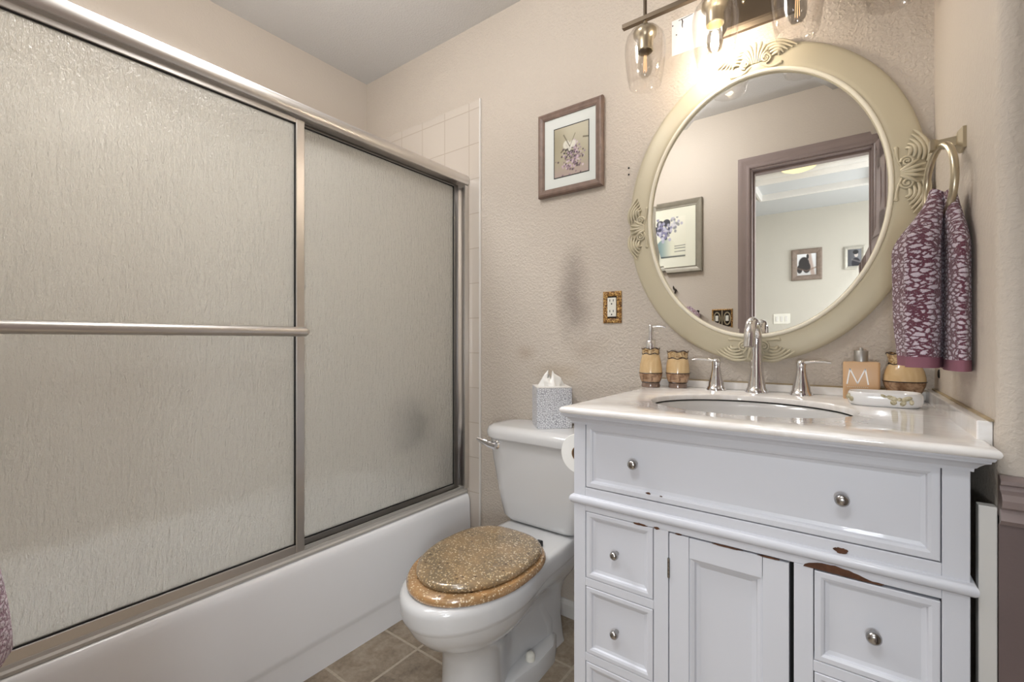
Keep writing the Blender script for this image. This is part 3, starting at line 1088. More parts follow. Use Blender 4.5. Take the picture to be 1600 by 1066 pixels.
ZB = 0.8865
rings = [ering(1.0, ZB), ering(1.0, TZ - 0.004), ering(1.006, TZ - 0.0012), ering(1.02, TZ), rect_pts(0.009, TZ), rect_pts(0.004, TZ - 0.001), rect_pts(0.001, TZ - 0.004), rect_pts(0.0, TZ - 0.0075),
         rect_pts(0.001, TZ - 0.011), rect_pts(0.004, TZ - 0.0142), rect_pts(0.009, ZB), ering(1.0, ZB)]
MB().loft(rings, False, False).build('slab', M['marble'], ct, smooth=45)
MB().box(cx0 + 0.004, 0.1630, 1.505, 1.5195, TZ, TZ + 0.022).build('back_splash', M['marble'], ct, smooth=0, bevel=0.002)
MB().box(0.1600, 0.1775, 0.966, 1.5195, TZ - 0.012, TZ + 0.028).build('side_splash', M['marble'], ct, smooth=0, bevel=0.002)
MB().box(cx0 + 0.01, 0.1630, 1.512, 1.5198, TZ + 0.022, TZ + 0.0255).build('caulk_line', M['caulk'], ct, smooth=0)
MB().box(0.1725, 0.1778, 0.962, 1.512, TZ + 0.028, TZ + 0.031).build('caulk_line', M['caulk'], ct, smooth=0)
bs = [ell(*sc_, sa * 1.03, sb * 1.03, ZB), ell(*sc_, sa * 1.0, sb * 1.0, ZB - 0.0035), ell(*sc_, sa * 0.985, sb * 0.985, ZB - 0.02), ell(*sc_, sa * 0.93, sb * 0.93, ZB - 0.06),
      ell(*sc_, sa * 0.78, sb * 0.78, ZB - 0.11), ell(*sc_, sa * 0.5, sb * 0.5, ZB - 0.138), ell(*sc_, sa * 0.12, sb * 0.14, ZB - 0.146)]
MB().loft(bs, False, True).build('sink_basin', M['porcelain'], ct, smooth=60)
MB().loft([ell(*sc_, sa * 0.996, sb * 0.996, ZB + 0.0012), ell(*sc_, sa * 0.996, sb * 0.996, ZB - 0.002)], False, False).build('sink_seam', M['dark_gap'], ct)
MB().lathe([(0.022, 0), (0.022, 0.003), (0.014, 0.004)], (sc_[0], sc_[1], ZB - 0.146), 28).build('drain', M['chrome'], ct)

# ------------------------------------------------------------------ faucet
fx, fy = -0.205, 1.466
fc = thing('faucet', (fx, fy, TZ), 'chrome widespread faucet with arched spout and two lever handles', 'faucet')
sp = MB().lathe([(0.0300, 0), (0.0300, 0.004), (0.0275, 0.009), (0.0235, 0.016), (0.0225, 0.024), (0.0205, 0.034), (0.0175, 0.055), (0.0155, 0.085), (0.0145, 0.11), (0.0142, 0.14)], (fx, fy, TZ), 32)
pa = [(fx, fy, TZ + 0.135), (fx, fy, 1.055)]
for i in range(1, 15):
    a = pi * i / 14
    pa.append((fx - 0.004 * i / 14, fy - 0.049 + 0.049 * cos(a), 1.055 + 0.049 * sin(a)))
pa.append((fx - 0.005, fy - 0.100, 1.040))
pa.append((fx - 0.005, fy - 0.101, 1.034))
sp.tube(pa, [0.0142] * 8 + [0.0140] * 4 + [0.0138] * (len(pa) - 12), 20, up=(1, 0, 0))
sp.build('spout', M['chrome'], fc, smooth=50)
for s in (-1, 1):
    hx = fx + s * 0.1085
    hm = MB().lathe([(0.0275, 0), (0.0275, 0.003), (0.0255, 0.008), (0.0225, 0.012), (0.021, 0.022), (0.0165, 0.040), (0.0125, 0.060), (0.0115, 0.074), (0.0125, 0.082), (0.0125, 0.089), (0.008, 0.095), (0.003, 0.097)], (hx, fy, TZ), 28)
    ho = hm.build('handle', M['chrome'], fc, smooth=50)
    lm = MB().tube([(0, 0, 0.086), (s * 0.014, -0.001, 0.0905), (s * 0.034, -0.004, 0.0925), (s * 0.054, -0.007, 0.0925), (s * 0.068, -0.009, 0.090)], [0.0095, 0.0085, 0.0075, 0.0075, 0.0055], 14, 0.55, up=(0, 0, 1))
    lm.v = [(x + s * 0.1085, y, z) for x, y, z in lm.v]
    le = lm.build('lever', M['chrome'], None, smooth=50)
    le.parent = ho


# ------------------------------------------------------------------ amber bath set
def amber_piece(name, loc, label, cat, foot_r, band, body, neck, hollow=True):
    """foot, carved lower band, amber body, carved wavy neck"""
    t = thing(name, loc, label, cat, None)
    z0 = 0.014
    MB().lathe([(foot_r * 0.98, 0), (foot_r, 0.003), (foot_r * 0.97, 0.010), (foot_r * 0.95, z0)], loc).build('foot', M['foot_glaze'], t)
    MB().lathe(band, loc, 40).build('carved_band', M['brown_glaze'], t)
    MB().lathe(body, loc, 40).build('body', M['amber'], t, smooth=60)
    wv = lambda a, z: 0.0022 * sin(6 * a)
    nb = MB().lathe(neck + [(r - 0.003, z) for r, z in reversed(neck)], loc, 72, wv, False, False)
    nb.build('neck_band', M['neck_glaze'], t, smooth=60)
    for r, z, wave in ((band[0][0], band[0][1], 0), (band[-1][0], band[-1][1], 0), (neck[0][0], neck[0][1], 1), (neck[-1][0], neck[-1][1], 1)):
        pts = [(loc[0] + r * cos(a), loc[1] + r * sin(a), loc[2] + z + (wv(a, 0) if wave else 0)) for a in [2 * pi * i / 72 for i in range(73)]]
        MB().tube(pts, 0.0013, 6, caps=False).build('rim_line', M['line_glaze'], t)
    return t


lp = amber_piece('lotion_dispenser', (-0.505, 1.44, TI), 'tall amber and brown ceramic lotion pump beside the amber tumbler', 'soap dispenser', 0.029,
                 [(0.0285, 0.016), (0.033, 0.024), (0.0355, 0.036), (0.0362, 0.045)], [(0.0355, 0.046), (0.0352, 0.056), (0.0335, 0.072), (0.0305, 0.088), (0.0275, 0.100), (0.0265, 0.106)],
                 [(0.0268, 0.107), (0.0272, 0.114), (0.0280, 0.123)])
MB().lathe([(0.026, 0.112), (0.018, 0.119), (0.0155, 0.120), (0.0155, 0.146), (0.013, 0.149), (0.0075, 0.1495), (0.0075, 0.196), (0.006, 0.199)], lp.location, 28).build('pump_collar', M['chrome'], lp)
L = Vector(lp.location)
MB().tube([tuple(L + Vector((0.0, 0, 0.1935))), tuple(L + Vector((0.016, 0.004, 0.1945))), tuple(L + Vector((0.034, 0.009, 0.1945))), tuple(L + Vector((0.044, 0.012, 0.191)))], [0.005, 0.0045, 0.0038, 0.003], 10).build('pump_nozzle', M['chrome'], lp)
amber_piece('tumbler', (-0.428, 1.468, TI), 'short amber and brown ceramic tumbler beside the lotion pump', 'tumbler', 0.0285,
            [(0.028, 0.016), (0.0325, 0.024), (0.0352, 0.036), (0.036, 0.046)], [(0.0355, 0.047), (0.0352, 0.060), (0.0335, 0.078), (0.0310, 0.088), (0.0300, 0.092)],
            [(0.0302, 0.093), (0.0308, 0.103), (0.0325, 0.114)])
amber_piece('ceramic_jar', (0.1165, 1.457, TI), 'squat amber ceramic jar by the hanging maroon hand towel', 'jar', 0.029,
            [(0.030, 0.018), (0.035, 0.026), (0.0395, 0.040), (0.0412, 0.049)], [(0.0408, 0.050), (0.0400, 0.062), (0.0370, 0.075), (0.0325, 0.085), (0.0300, 0.090)],
            [(0.0300, 0.092), (0.0312, 0.104), (0.0345, 0.117)])

# hand soap bottle
hb = thing('soap_bottle', (0.033, 1.462, TI), 'square amber hand soap bottle with a white M and silver pump collar', 'soap bottle')
BL = hb.location
bd = rrect(BL[0] - 0.0375, BL[0] + 0.0375, BL[1] - 0.021, BL[1] + 0.021, 0.006, 0)
rings = []
for s, z in ((0.96, 0.0), (1.0, 0.003), (1.0, 0.091), (0.97, 0.0945), (0.6, 0.0955)):
    rings.append([(BL[0] + (x - BL[0]) * s, BL[1] + (y - BL[1]) * s, TZ + z) for x, y, _ in bd])
MB().loft(rings).build('body', M['liquid'], hb, smooth=40)
MB().lathe([(0.0145, 0.095), (0.0145, 0.121), (0.0135, 0.1225), (0.0045, 0.1225), (0.0045, 0.1285), (0.0035, 0.130)], BL, 28).build('pump_collar', plain('satin_silver', (0.5, 0.49, 0.47, 1), 0.42, 1.0), hb)
mk = MB()
yf = BL[1] - 0.0216


def stroke(x0, z0, x1, z1, w0):
    d = Vector((x1 - x0, z1 - z0)).normalized()
    n_ = Vector((-d.y, d.x)) * w0
    mk.prism([(x0 + n_.x, z0 + n_.y), (x0 - n_.x, z0 - n_.y), (x1 - n_.x, z1 - n_.y), (x1 + n_.x, z1 + n_.y)], yf, yf + 0.0008, 'Y')


mx = BL[0] - 0.0075
for a in ((-0.0215, 0.038, -0.0155, 0.0775), (-0.0155, 0.0775, 0.0, 0.040), (0.0, 0.040, 0.0155, 0.0775), (0.0155, 0.0775, 0.0215, 0.038)):
    stroke(mx + a[0], TZ + a[1], mx + a[2], TZ + a[3], 0.0015)
mk.build('letter_mark', plain('white_ink', srgb(255, 255, 255), 0.6), hb, smooth=0)
tx = MB()
for i in range(11):
    x_ = mx - 0.020 + 0.004 * i
    tx.box(x_ - 0.0011, x_ + 0.0011, yf, yf + 0.0006, TZ + 0.0305, TZ + 0.0317)
tx.build('small_print', M['white_plastic'], hb, smooth=0)

# soap dish
sd = thing('soap_dish', (0.072, 1.343, TI), 'white ceramic soap dish with gold bow relief in front of the soap bottle', 'soap dish')
dl = sd.location


def dring(s, z, r=0.035):
    return [(dl[0] + x * s, dl[1] + y * s, dl[2] + z) for x, y, _ in rrect(-0.067, 0.067, -0.045, 0.045, r, 0)]


MB().loft([dring(0.90, 0), dring(0.97, 0.004), dring(1.0, 0.013), dring(1.0, 0.022), dring(0.985, 0.028), dring(0.95, 0.031), dring(0.90, 0.029), dring(0.84, 0.018), dring(0.4, 0.014)]).build('dish', M['dish'], sd, smooth=60)
rl = MB()
for (cx, cz, rx, rz, tilt) in ((0.012, 0.021, 0.011, 0.005, -20), (0.036, 0.021, 0.010, 0.005, 20), (0.024, 0.019, 0.0045, 0.0045, 0), (0.014, 0.012, 0.006, 0.006, 40), (0.030, 0.011, 0.005, 0.007, -30), (-0.003, 0.025, 0.006, 0.003, -30), (0.044, 0.014, 0.004, 0.006, 0)):
    m = MB().sphere((0, 0, 0), 1, rx, 0.0026, rz, 14, 8)
    t = radians(tilt)
    rl.add([(dl[0] + cx + x * cos(t) - z * sin(t), dl[1] - 0.0445 + y, dl[2] + cz + x * sin(t) + z * cos(t)) for x, y, z in m.v], m.f)
rl.build('bow_relief', M['dish_gold'], sd)
rl = MB()
for (ox, oy, oz) in ((-0.064, -0.022, 0.020), (-0.060, -0.031, 0.014), (-0.0655, -0.012, 0.016)):
    rl.sphere((dl[0] + ox, dl[1] + oy, dl[2] + oz), 1, 0.005, 0.007, 0.006, 14, 8)
rl.build('leaf_relief', M['dish_gold'], sd)

# ------------------------------------------------------------------ toilet paper on the vanity side
ph = thing('paper_holder', (VX0, 1.10, 0.757), 'nickel toilet paper holder on the side of the vanity', 'paper holder')
MB().tube([(VX0, 1.165, 0.757), (-0.5565, 1.165, 0.757), (-0.5565, 1.160, 0.757), (-0.5565, 1.035, 0.757)], 0.006, 12, up=(0, 0, 1)).build('arm', M['nickel'], ph)
m = MB().lathe([(0.022, 0), (0.022, 0.006), (0.016, 0.008)], (0, 0, 0), 24)
m.v = [(VX0 - z, 1.165 + x, 0.757 + y) for x, y, z in m.v]
m.build('wall_plate', M['nickel'], ph)
pr = thing('toilet_paper_roll', (-0.5565, 1.095, 0.757), 'white toilet paper roll hanging on the side of the vanity', 'toilet paper')
m = MB().lathe([(0.020, 0), (0.0505, 0.0), (0.0515, 0.002), (0.0515, 0.103), (0.0505, 0.105), (0.020, 0.105), (0.020, 0)], (0, 0, 0), 48, cap0=False, cap1=False)
m.v = [(-0.5565 + x, 1.045 + z, 0.757 + y) for x, y, z in m.v]
m.build('paper', M['paper'], pr, smooth=40)
m = MB().lathe([(0.0195, -0.0005), (0.0195, 0.1055), (0.018, 0.1055), (0.018, -0.0005), (0.0195, -0.0005)], (0, 0, 0), 32, cap0=False, cap1=False)
m.v = [(-0.5565 + x, 1.045 + z, 0.757 + y) for x, y, z in m.v]
m.build('cardboard_core', M['card'], pr)

# ------------------------------------------------------------------ oval mirror
mi = thing('oval_mirror', (-0.217, BY, 1.45), 'large oval wall mirror in a champagne painted frame with carved shell ornaments', 'mirror')
MC = (-0.217, 1.452)
MA, MCz = 0.384, 0.464


def oval(d, y, n=128):
    return [(MC[0] + (MA - d) * cos(2 * pi * i / n), y, MC[1] + (MCz - d * 1.06) * sin(2 * pi * i / n)) for i in range(n)]


FYm = BY - 0.0005
pf = [(0.004, 0.0), (0.0, 0.002), (0.0, 0.013), (0.003, 0.018), (0.010, 0.0205), (0.030, 0.0225), (0.055, 0.0235), (0.064, 0.0225), (0.067, 0.0205), (0.078, 0.0205), (0.078, 0.010)]
MB().loft([oval(d, FYm - h) for d, h in pf], False, False).build('frame', M['champagne'], mi, smooth=50)
bd_ = MB()
n = 128
rings = []
for (dd, hh) in [(0.0715 + 0.0055 * cos(a), 0.0215 + 0.0055 * sin(a)) for a in [2 * pi * i / 10 for i in range(11)]]:
    rings.append(oval(dd, FYm - hh))
bd_.loft(rings, False, False)
bd_.build('inner_bead', M['cream_bead'], mi, smooth=60)
gl = MB().loft([oval(0.074, FYm - 0.0150), oval(0.090, FYm - 0.01525)], False, True)
gl.build('glass', M['mirror'], mi, smooth=0.5)
bk = MB().loft([oval(0.05, FYm - 0.001), oval(0.05, FYm - 0.0125)], True, True)
bk.build('backing', M['black'], mi, smooth=30)


def ornament(kind, cx, cz, ang):
    """carved acanthus shell; local s = along the frame, r = outwards"""
    m = MB()
    ca, sa_ = cos(ang), sin(ang)

    def P(s, r, h):
        return (cx + s * ca - r * sa_, FYm - 0.0225 - 1.8 * h, cz + s * sa_ + r * ca)

    def rib(pts, rad, flat=0.55):
        m.tube([P(s, r, h) for s, r, h in pts], rad, 8, flat * 1.5, up=(0, 1, 0))
    if kind == 'shell':
        for k in range(-4, 5):
            a = k * 0.25
            ln = 0.060 - 0.0012 * k * k
            q = []
            for i in range(8):
                t = i / 7
                aa = a * (0.55 + 0.6 * t)
                q.append((0.0045 * k * (1 - t) + ln * t * sin(aa), -0.014 + ln * t * cos(aa), 0.001 + 0.002 * sin(pi * t)))
            rib(q, [0.0022 + 0.0035 * (i / 7) for i in range(7)] + [0.0028], 0.5)
    else:
        for k in range(-2, 3):
            q = []
            for i in range(7):
                t = i / 6
                q.append((0.003 * k + 0.030 * t * sin(k * 0.42), -0.022 + 0.050 * t * cos(k * 0.42), 0.001 + 0.002 * sin(pi * t)))
            rib(q, [0.002 + 0.003 * sin(pi * min(1, 0.2 + 0.8 * i / 6)) for i in range(7)], 0.5)
    for s in (-1, 1):
        # scroll
        q, rd = [], []
        for i in range(22):
            t = i / 21
            a = -pi / 2 + 3.4 * pi * t
            R = 0.0135 * (1 - 0.8 * t)
            q.append((s * (0.027 + R * cos(a)), -0.010 + R * sin(a), 0.0018 + 0.002 * t))
            rd.append(0.0034 * (1 - 0.4 * t))
        rib(q, rd, 0.6)
        m.sphere(P(s * 0.027, -0.010, 0.002), 0.0040, n=10, m=6)
        # feathered wing leaves that run along the rim to a tip
        for k in range(5):
            q, rd = [], []
            A = (0.020 + 0.005 * k, 0.028 - 0.0085 * k)
            B = (0.056 + 0.002 * k, 0.044 - 0.0095 * k)
            C = (0.104 - 0.011 * k, 0.012 - 0.0055 * k)
            for i in range(11):
                t = i / 10
                ss = (1 - t) ** 2 * A[0] + 2 * t * (1 - t) * B[0] + t * t * C[0]
                r_ = (1 - t) ** 2 * A[1] + 2 * t * (1 - t) * B[1] + t * t * C[1] - ss * ss * 0.9
                q.append((s * ss, r_, 0.001 + 0.0022 * sin(pi * t)))
                rd.append(0.0014 + 0.0036 * sin(pi * (0.12 + 0.8 * t)))
            rib(q, rd, 0.55)
        # inner tendril with a ball tip
        q = [(s * (0.012 + 0.052 * t), -0.020 - 0.012 * sin(pi * t * 0.9) * (1 if kind == 'shell' else 0.3) - 0.010 * t, 0.001) for t in [i / 9 for i in range(10)]]
        rib(q, [0.0022 + 0.0022 * (i / 9) for i in range(10)], 0.55)
        m.sphere(P(q[-1][0], q[-1][1], 0.001), 0.0055, sy=0.6, n=10, m=6)
    o = m.build('carved_ornament', M['champagne'], mi, smooth=60)
    return o


ornament('shell', MC[0] + 0.005, MC[1] + MCz - 0.034, 0)
ornament('leaf', MC[0], MC[1] - MCz + 0.036, pi)
ornament('leaf', MC[0] - MA + 0.032, MC[1] - 0.02, pi / 2)
ornament('leaf', MC[0] + MA - 0.032, MC[1] + 0.02, -pi / 2)

# ------------------------------------------------------------------ vanity light
vl = thing('vanity_light', (-0.21, BY, 2.07), 'brushed metal wall light bar with four hanging clear glass shades above the mirror', 'wall light')
LY = 1.40
bz = 2.070
MB().box(-0.583, 0.163, LY - 0.008, LY + 0.008, bz - 0.007, bz + 0.007).build('bar', M['brass'], vl, smooth=0, bevel=0.001)
bp = MB()
bp.loft([[(x, y, z) for x, z in ((-0.305 + i, 1.988 + i), (-0.115 - i, 1.988 + i), (-0.115 - i, 2.150 - i), (-0.305 + i, 2.150 - i))] for i, y in ((0, BY), (0, BY - 0.012), (0.012, BY - 0.017), (0.016, BY - 0.022))])
bp.build('back_plate', M['brass'], vl, smooth=0)
for x_ in (-0.244, -0.176):
    MB().sphere((x_, BY - 0.023, 2.066), 0.006, n=14, m=8).build('screw', M['gold_metal'], vl)
for x_ in (-0.275, -0.145):
    MB().tube([(x_, BY - 0.02, 2.10), (x_, LY, 2.10), (x_, LY, bz)], 0.006, 10, up=(1, 0, 0)).build('arm', M['brass'], vl)
for i, x_ in enumerate((-0.509, -0.303, -0.101, 0.092)):
    MB().tube([(x_, LY, bz - 0.01), (x_, LY, 2.215)], 0.0055, 12, up=(1, 0, 0)).sphere((x_, LY, 2.215), 0.009, n=14, m=8).build('stem', M['brass'], vl)
    so = MB().lathe([(0.006, 0.06), (0.011, 0.045), (0.013, 0.036), (0.034, 0.030), (0.036, 0.026), (0.036, 0.016), (0.029, 0.006), (0.0245, 0.000), (0.0245, -0.034), (0.0225, -0.036), (0.021, -0.034), (0.021, -0.01), (0.01, -0.01)], (x_, LY, 2.000), 28)
    so.build('socket_cup', M['gold_metal'], vl, smooth=40)
    outp = [(0.028, 0.028), (0.045, 0.022), (0.057, 0.006), (0.0625, -0.018), (0.0630, -0.040), (0.0605, -0.075), (0.0555, -0.115), (0.0490, -0.146)]
    shp = outp + [(0.0475, -0.147), (0.0465, -0.146)] + [(r - 0.0022, z) for r, z in reversed(outp[:-1])]
    sg = MB().lathe(shp, (x_, LY, 2.004), 48, cap0=False, cap1=False).build('glass_shade', M['shade_glass'], vl, smooth=60)
    bu = MB().lathe([(0.0135, -0.034), (0.0135, -0.046), (0.0165, -0.056), (0.0215, -0.070), (0.0225, -0.085), (0.0185, -0.103), (0.011, -0.114), (0.003, -0.117)], (x_, LY, 2.000), 28)
    b_ = bu.build('bulb', M['bulb_glass'], vl, smooth=60)
    fi = MB()
    if i == 1:
        fi.lathe([(0.002, -0.052), (0.009, -0.058), (0.0105, -0.075), (0.0095, -0.094), (0.004, -0.103)], (x_, LY, 2.0), 16)
    else:
        for (dx, dy) in ((0.005, 0), (-0.005, 0), (0, 0.005), (0, -0.005)):
            fi.tube([(x_ + dx * 0.7, LY + dy * 0.7, 1.952), (x_ + dx, LY + dy, 1.902)], 0.0009, 6, up=(1, 0, 0))
    f_ = fi.build('filament', M['lit_filament'] if i == 1 else M['dim_filament'], None)
    f_.data.transform(Matrix.Translation(-Vector(vl.location)))
    f_.parent = b_
    if i == 1:
        tag(b_, 'brightly lit filament bulb')

# bare plaster rectangle left beside the light plate
wp = MB().box(-0.462, -0.306, BY - 0.0012, BY, 1.993, 2.108)
wpo = tag(wp.build('wall_patch', M['patch'], None, smooth=0), 'white unpainted plaster patch beside the wall light plate', 'wall patch')
cr = MB().tube([(-0.430, BY - 0.0014, 2.104), (-0.427, BY - 0.0014, 2.094), (-0.4285, BY - 0.0014, 2.083), (-0.4275, BY - 0.0014, 2.074)], [0.0010, 0.0018, 0.0015, 0.0008], 6, up=(0, 1, 0))
cr.tube([(-0.440, BY - 0.0014, 2.1015), (-0.418, BY - 0.0014, 2.1035), (-0.395, BY - 0.0014, 2.106)], 0.0009, 6, up=(0, 1, 0))
for (x_, z_) in ((-0.459, 2.092), (-0.447, 2.058)):
    cr.sphere((x_, BY - 0.001, z_), 0.0022, n=8, m=6)
cro = cr.build('crack', M['black'], None)
cro.parent = wpo


# ------------------------------------------------------------------ framed pictures
def frame_ring(x0, x1, z0, z1, yw, s, prof):
    """mitred moulding around a rectangle on the wall y = yw, s = -1 faces -Y"""
    rings = []
    for (d, h) in prof:
        rings.append([(x0 + d, yw + s * h, z0 + d), (x1 - d, yw + s * h, z0 + d), (x1 - d, yw + s * h, z1 - d), (x0 + d, yw + s * h, z1 - d)])
    return MB().loft(rings, False, False)


def lilac(u, v):
    c = mixc((170, 162, 138), (192, 186, 164), sm(0.2, 1, v))
    c = mixc(c, (150, 140, 112), sm(0.45, 0.0, math.hypot(u - 0.05, (v - 0.75) * 0.8)) * 0.6)
    c = mixc(c, (176, 150, 158), sm(0.35, 0.0, v) * 0.5)
    r = random.Random(11)
    for _ in range(190):
        cx, cy = r.gauss(0.55, 0.15), r.gauss(0.33, 0.13)
        rad = r.uniform(0.016, 0.038)
        k = r.choice([(96, 78, 88), (150, 126, 148), (196, 172, 190), (66, 54, 62), (208, 192, 204), (124, 100, 118)])
        d = math.hypot(u - cx, (v - cy) * 1.25)
        c = mixc(c, k, sm(rad, rad * 0.6, d) * 0.85)
    for _ in range(26):
        cx, cy = r.gauss(0.45, 0.07), r.gauss(0.52, 0.05)
        d = math.hypot(u - cx, (v - cy) * 1.25)
        c = mixc(c, r.choice([(52, 46, 44), (70, 62, 58)]), sm(0.03, 0.015, d) * 0.9)
    for (cx, cy, rx, ry) in ((0.36, 0.63, 0.11, 0.10), (0.55, 0.62, 0.10, 0.085), (0.46, 0.57, 0.06, 0.10)):
        d = math.hypot((u - cx) / rx, (v - cy) / ry)
        c = mixc(c, (228, 226, 214), sm(1.0, 0.75, d) * 0.85)
    for (ax, ay, bx, by, wd) in ((0.28, 0.84, 0.46, 0.58, 0.016), (0.62, 0.82, 0.46, 0.58, 0.010), (0.20, 0.50, 0.30, 0.55, 0.02), (0.85, 0.70, 1.0, 0.68, 0.02)):
        t = max(0, min(1, ((u - ax) * (bx - ax) + (v - ay) * (by - ay)) / ((bx - ax) ** 2 + (by - ay) ** 2)))
        d = math.hypot(u - ax - t * (bx - ax), v - ay - t * (by - ay))
        c = mixc(c, (84, 76, 58), sm(wd, wd * 0.4, d) * 0.8)
    return c


wpic = thing('wall_picture', (-0.84, BY, 1.775), 'brown framed lilac print in a pale mat on the wall above the toilet', 'picture')
px0, px1, pz0, pz1 = -0.978, -0.702, 1.612, 1.938
frame_ring(px0, px1, pz0, pz1, BY - 0.0005, -1, [(0.003, 0), (0, 0.004), (0, 0.017), (0.004, 0.023), (0.010, 0.0245), (0.014, 0.0225), (0.022, 0.0205), (0.0255, 0.018), (0.0275, 0.018), (0.028, 0.012)]).build('frame', M['wood_frame'], wpic, smooth=0)
MB().box(px0 + 0.01, px1 - 0.01, BY - 0.013, BY - 0.004, pz0 + 0.01, pz1 - 0.01).build('mat_board', M['mat_board'], wpic, smooth=0)
frame_ring(-0.9085, -0.7575, 1.6765, 1.8685, BY - 0.012, -1, [(0, 0.0), (0, 0.0022), (0.003, 0.0022), (0.003, 0.0)]).build('print_border', M['black'], wpic, smooth=0)
painting('print', -0.906, -0.760, 1.679, 1.866, BY - 0.0136, -1, lilac, wpic)

# duplex outlet in its gilt plate
ol = thing('wall_outlet', (-0.672, BY, 1.17), 'white duplex outlet in an ornate gilt cover plate between the lilac picture and oval mirror', 'outlet')
ox, oz = -0.672, 1.171
frame_ring(ox - 0.035, ox + 0.035, oz - 0.057, oz + 0.057, BY - 0.0003, -1, [(0, 0), (0, 0.003), (0.003, 0.0055), (0.010, 0.0065), (0.0165, 0.005), (0.0175, 0.003)]).build('cover_plate', M['ornate'], ol, smooth=0)
MB().box(ox - 0.033, ox + 0.033, BY - 0.003, BY - 0.0005, oz - 0.055, oz + 0.055).build('plate_shadow_gap', M['iron'], ol, smooth=0)
MB().box(ox - 0.0165, ox + 0.0165, BY - 0.0085, BY - 0.002, oz - 0.034, oz + 0.034).build('receptacle', M['white_plastic'], ol, smooth=0, bevel=0.0015)
sl = MB()
for dz in (0.019, -0.019):
    for dx in (-0.0065, 0.0065):
        sl.box(ox + dx - 0.0012, ox + dx + 0.0012, BY - 0.0089, BY - 0.006, oz + dz + 0.001, oz + dz + 0.009)
    sl.sphere((ox, BY - 0.0075, oz + dz - 0.007), 0.0028, n=10, m=6)
sl.build('slots', M['black'], ol, smooth=0)

# nail left in the wall at the mirror's edge
for i, z_ in enumerate((1.657, 1.634)):
    tag(MB().sphere((-0.611, BY - 0.001, z_), 0.0032, n=10, m=6).build('nail', M['black'], None), ('upper' if i == 0 else 'lower') + ' small dark nail in the wall at the edge of the oval mirror', 'nail', 'nails beside the mirror')
tag(MB().sphere((0.1772, 1.445, 0.973), 1, 0.003, 0.007, 0.011, 12, 8).build('dark_wall_oval', M['black'], None), 'small dark oval mark on the side wall under the hand towel', 'wall stud')  # small dark oval dome on the side wall

# ------------------------------------------------------------------ towel ring and hand towel
tr = thing('towel_ring', (0.178, 1.17, 1.43), 'champagne metal towel ring on the side wall beside the mirror', 'towel ring')
ty = 1.170
MB().loft([[(x, ty + a, 1.4235 + b) for a, b in ((-s, -s), (s, -s), (s, s), (-s, s))] for x, s in ((0.178, 0.019), (0.173, 0.019), (0.167, 0.013), (0.166, 0.011))]).build('wall_plate', M['gold_metal'], tr, smooth=0)
MB().loft([[(x, ty + a, 1.4215 + b) for a, b in ((-s, -s), (s, -s), (s, s), (-s, s))] for x, s in ((0.167, 0.0085), (0.142, 0.0075), (0.136, 0.0095), (0.130, 0.0095))]).build('post', M['gold_metal'], tr, smooth=0)
rg = MB().torus((0, 0, 0), 0.071, 0.0062, 'X', 64, 12)
yaw = radians(9)
rg.v = [(0.1435 + x * 1.0 * cos(yaw) - y * sin(yaw), ty - 0.004 + x * sin(yaw) + y * cos(yaw), 1.345 + z) for x, y, z in rg.v]
rg.build('ring', M['gold_metal'], tr)

ht = thing('hand_towel', (0.13, 1.16, 1.0), 'maroon and lilac flecked hand towel hanging through the towel ring', 'towel')


def lobe(z_top, z_bot, fx_, fy_, n=56, m=34):
    rings = []
    for k in range(m + 1):
        t = k / m
        z = z_top + (z_bot - z_top) * t
        cx, ax, cy, ay, amp, ph_ = fx_(t)
        ring = []
        for j in range(n):
            a = 2 * pi * j / n
            ca, sa_ = cos(a), sin(a)
            px = abs(ca) ** 0.8 * (1 if ca > 0 else -1)
            py = abs(sa_) ** 0.9 * (1 if sa_ > 0 else -1)
            rip = 1 + amp * sin(3 * a + ph_ + 0.8 * t) + 0.5 * amp * sin(5 * a - ph_)
            ring.append((cx + ax * px * rip, cy + ay * py, z + fy_(a, t)))
        rings.append(ring)
    return rings


def la(t):
    s = sm(-0.02, 0.32, t)
    return (0.139 - 0.024 * s, 0.011 + 0.024 * s - 0.005 * sm(0.7, 1, t), 1.165 - 0.005 * s, 0.020 + 0.058 * sm(-0.08, 0.36, t), 0.24 * s, 0.4)


def lb(t):
    s = sm(-0.02, 0.36, t)
    return (0.1545 + 0.006 * s, 0.009 + 0.0065 * s, 1.148 - 0.010 * s, 0.020 + 0.054 * sm(-0.08, 0.36, t), 0.10 * s, 2.0)


fz = lambda a, t: 0.004 * sin(2 * a) * (1 - t)
fz2 = lambda a, t: 0.004 * cos(a) * (1 - t)
RA, RB = lobe(1.330, 1.002, la, fz), lobe(1.326, 0.998, lb, fz2)
MB().loft(RA[:-2], True, False).loft(RB[:-2], True, False).build('terry', M['towel'], ht, smooth=60)
MB().loft(RA[-3:], False, True).build('hem', M['towel_hem'], ht, smooth=60)
MB().loft(RB[-3:], False, True).build('hem', M['towel_hem'], ht, smooth=60)

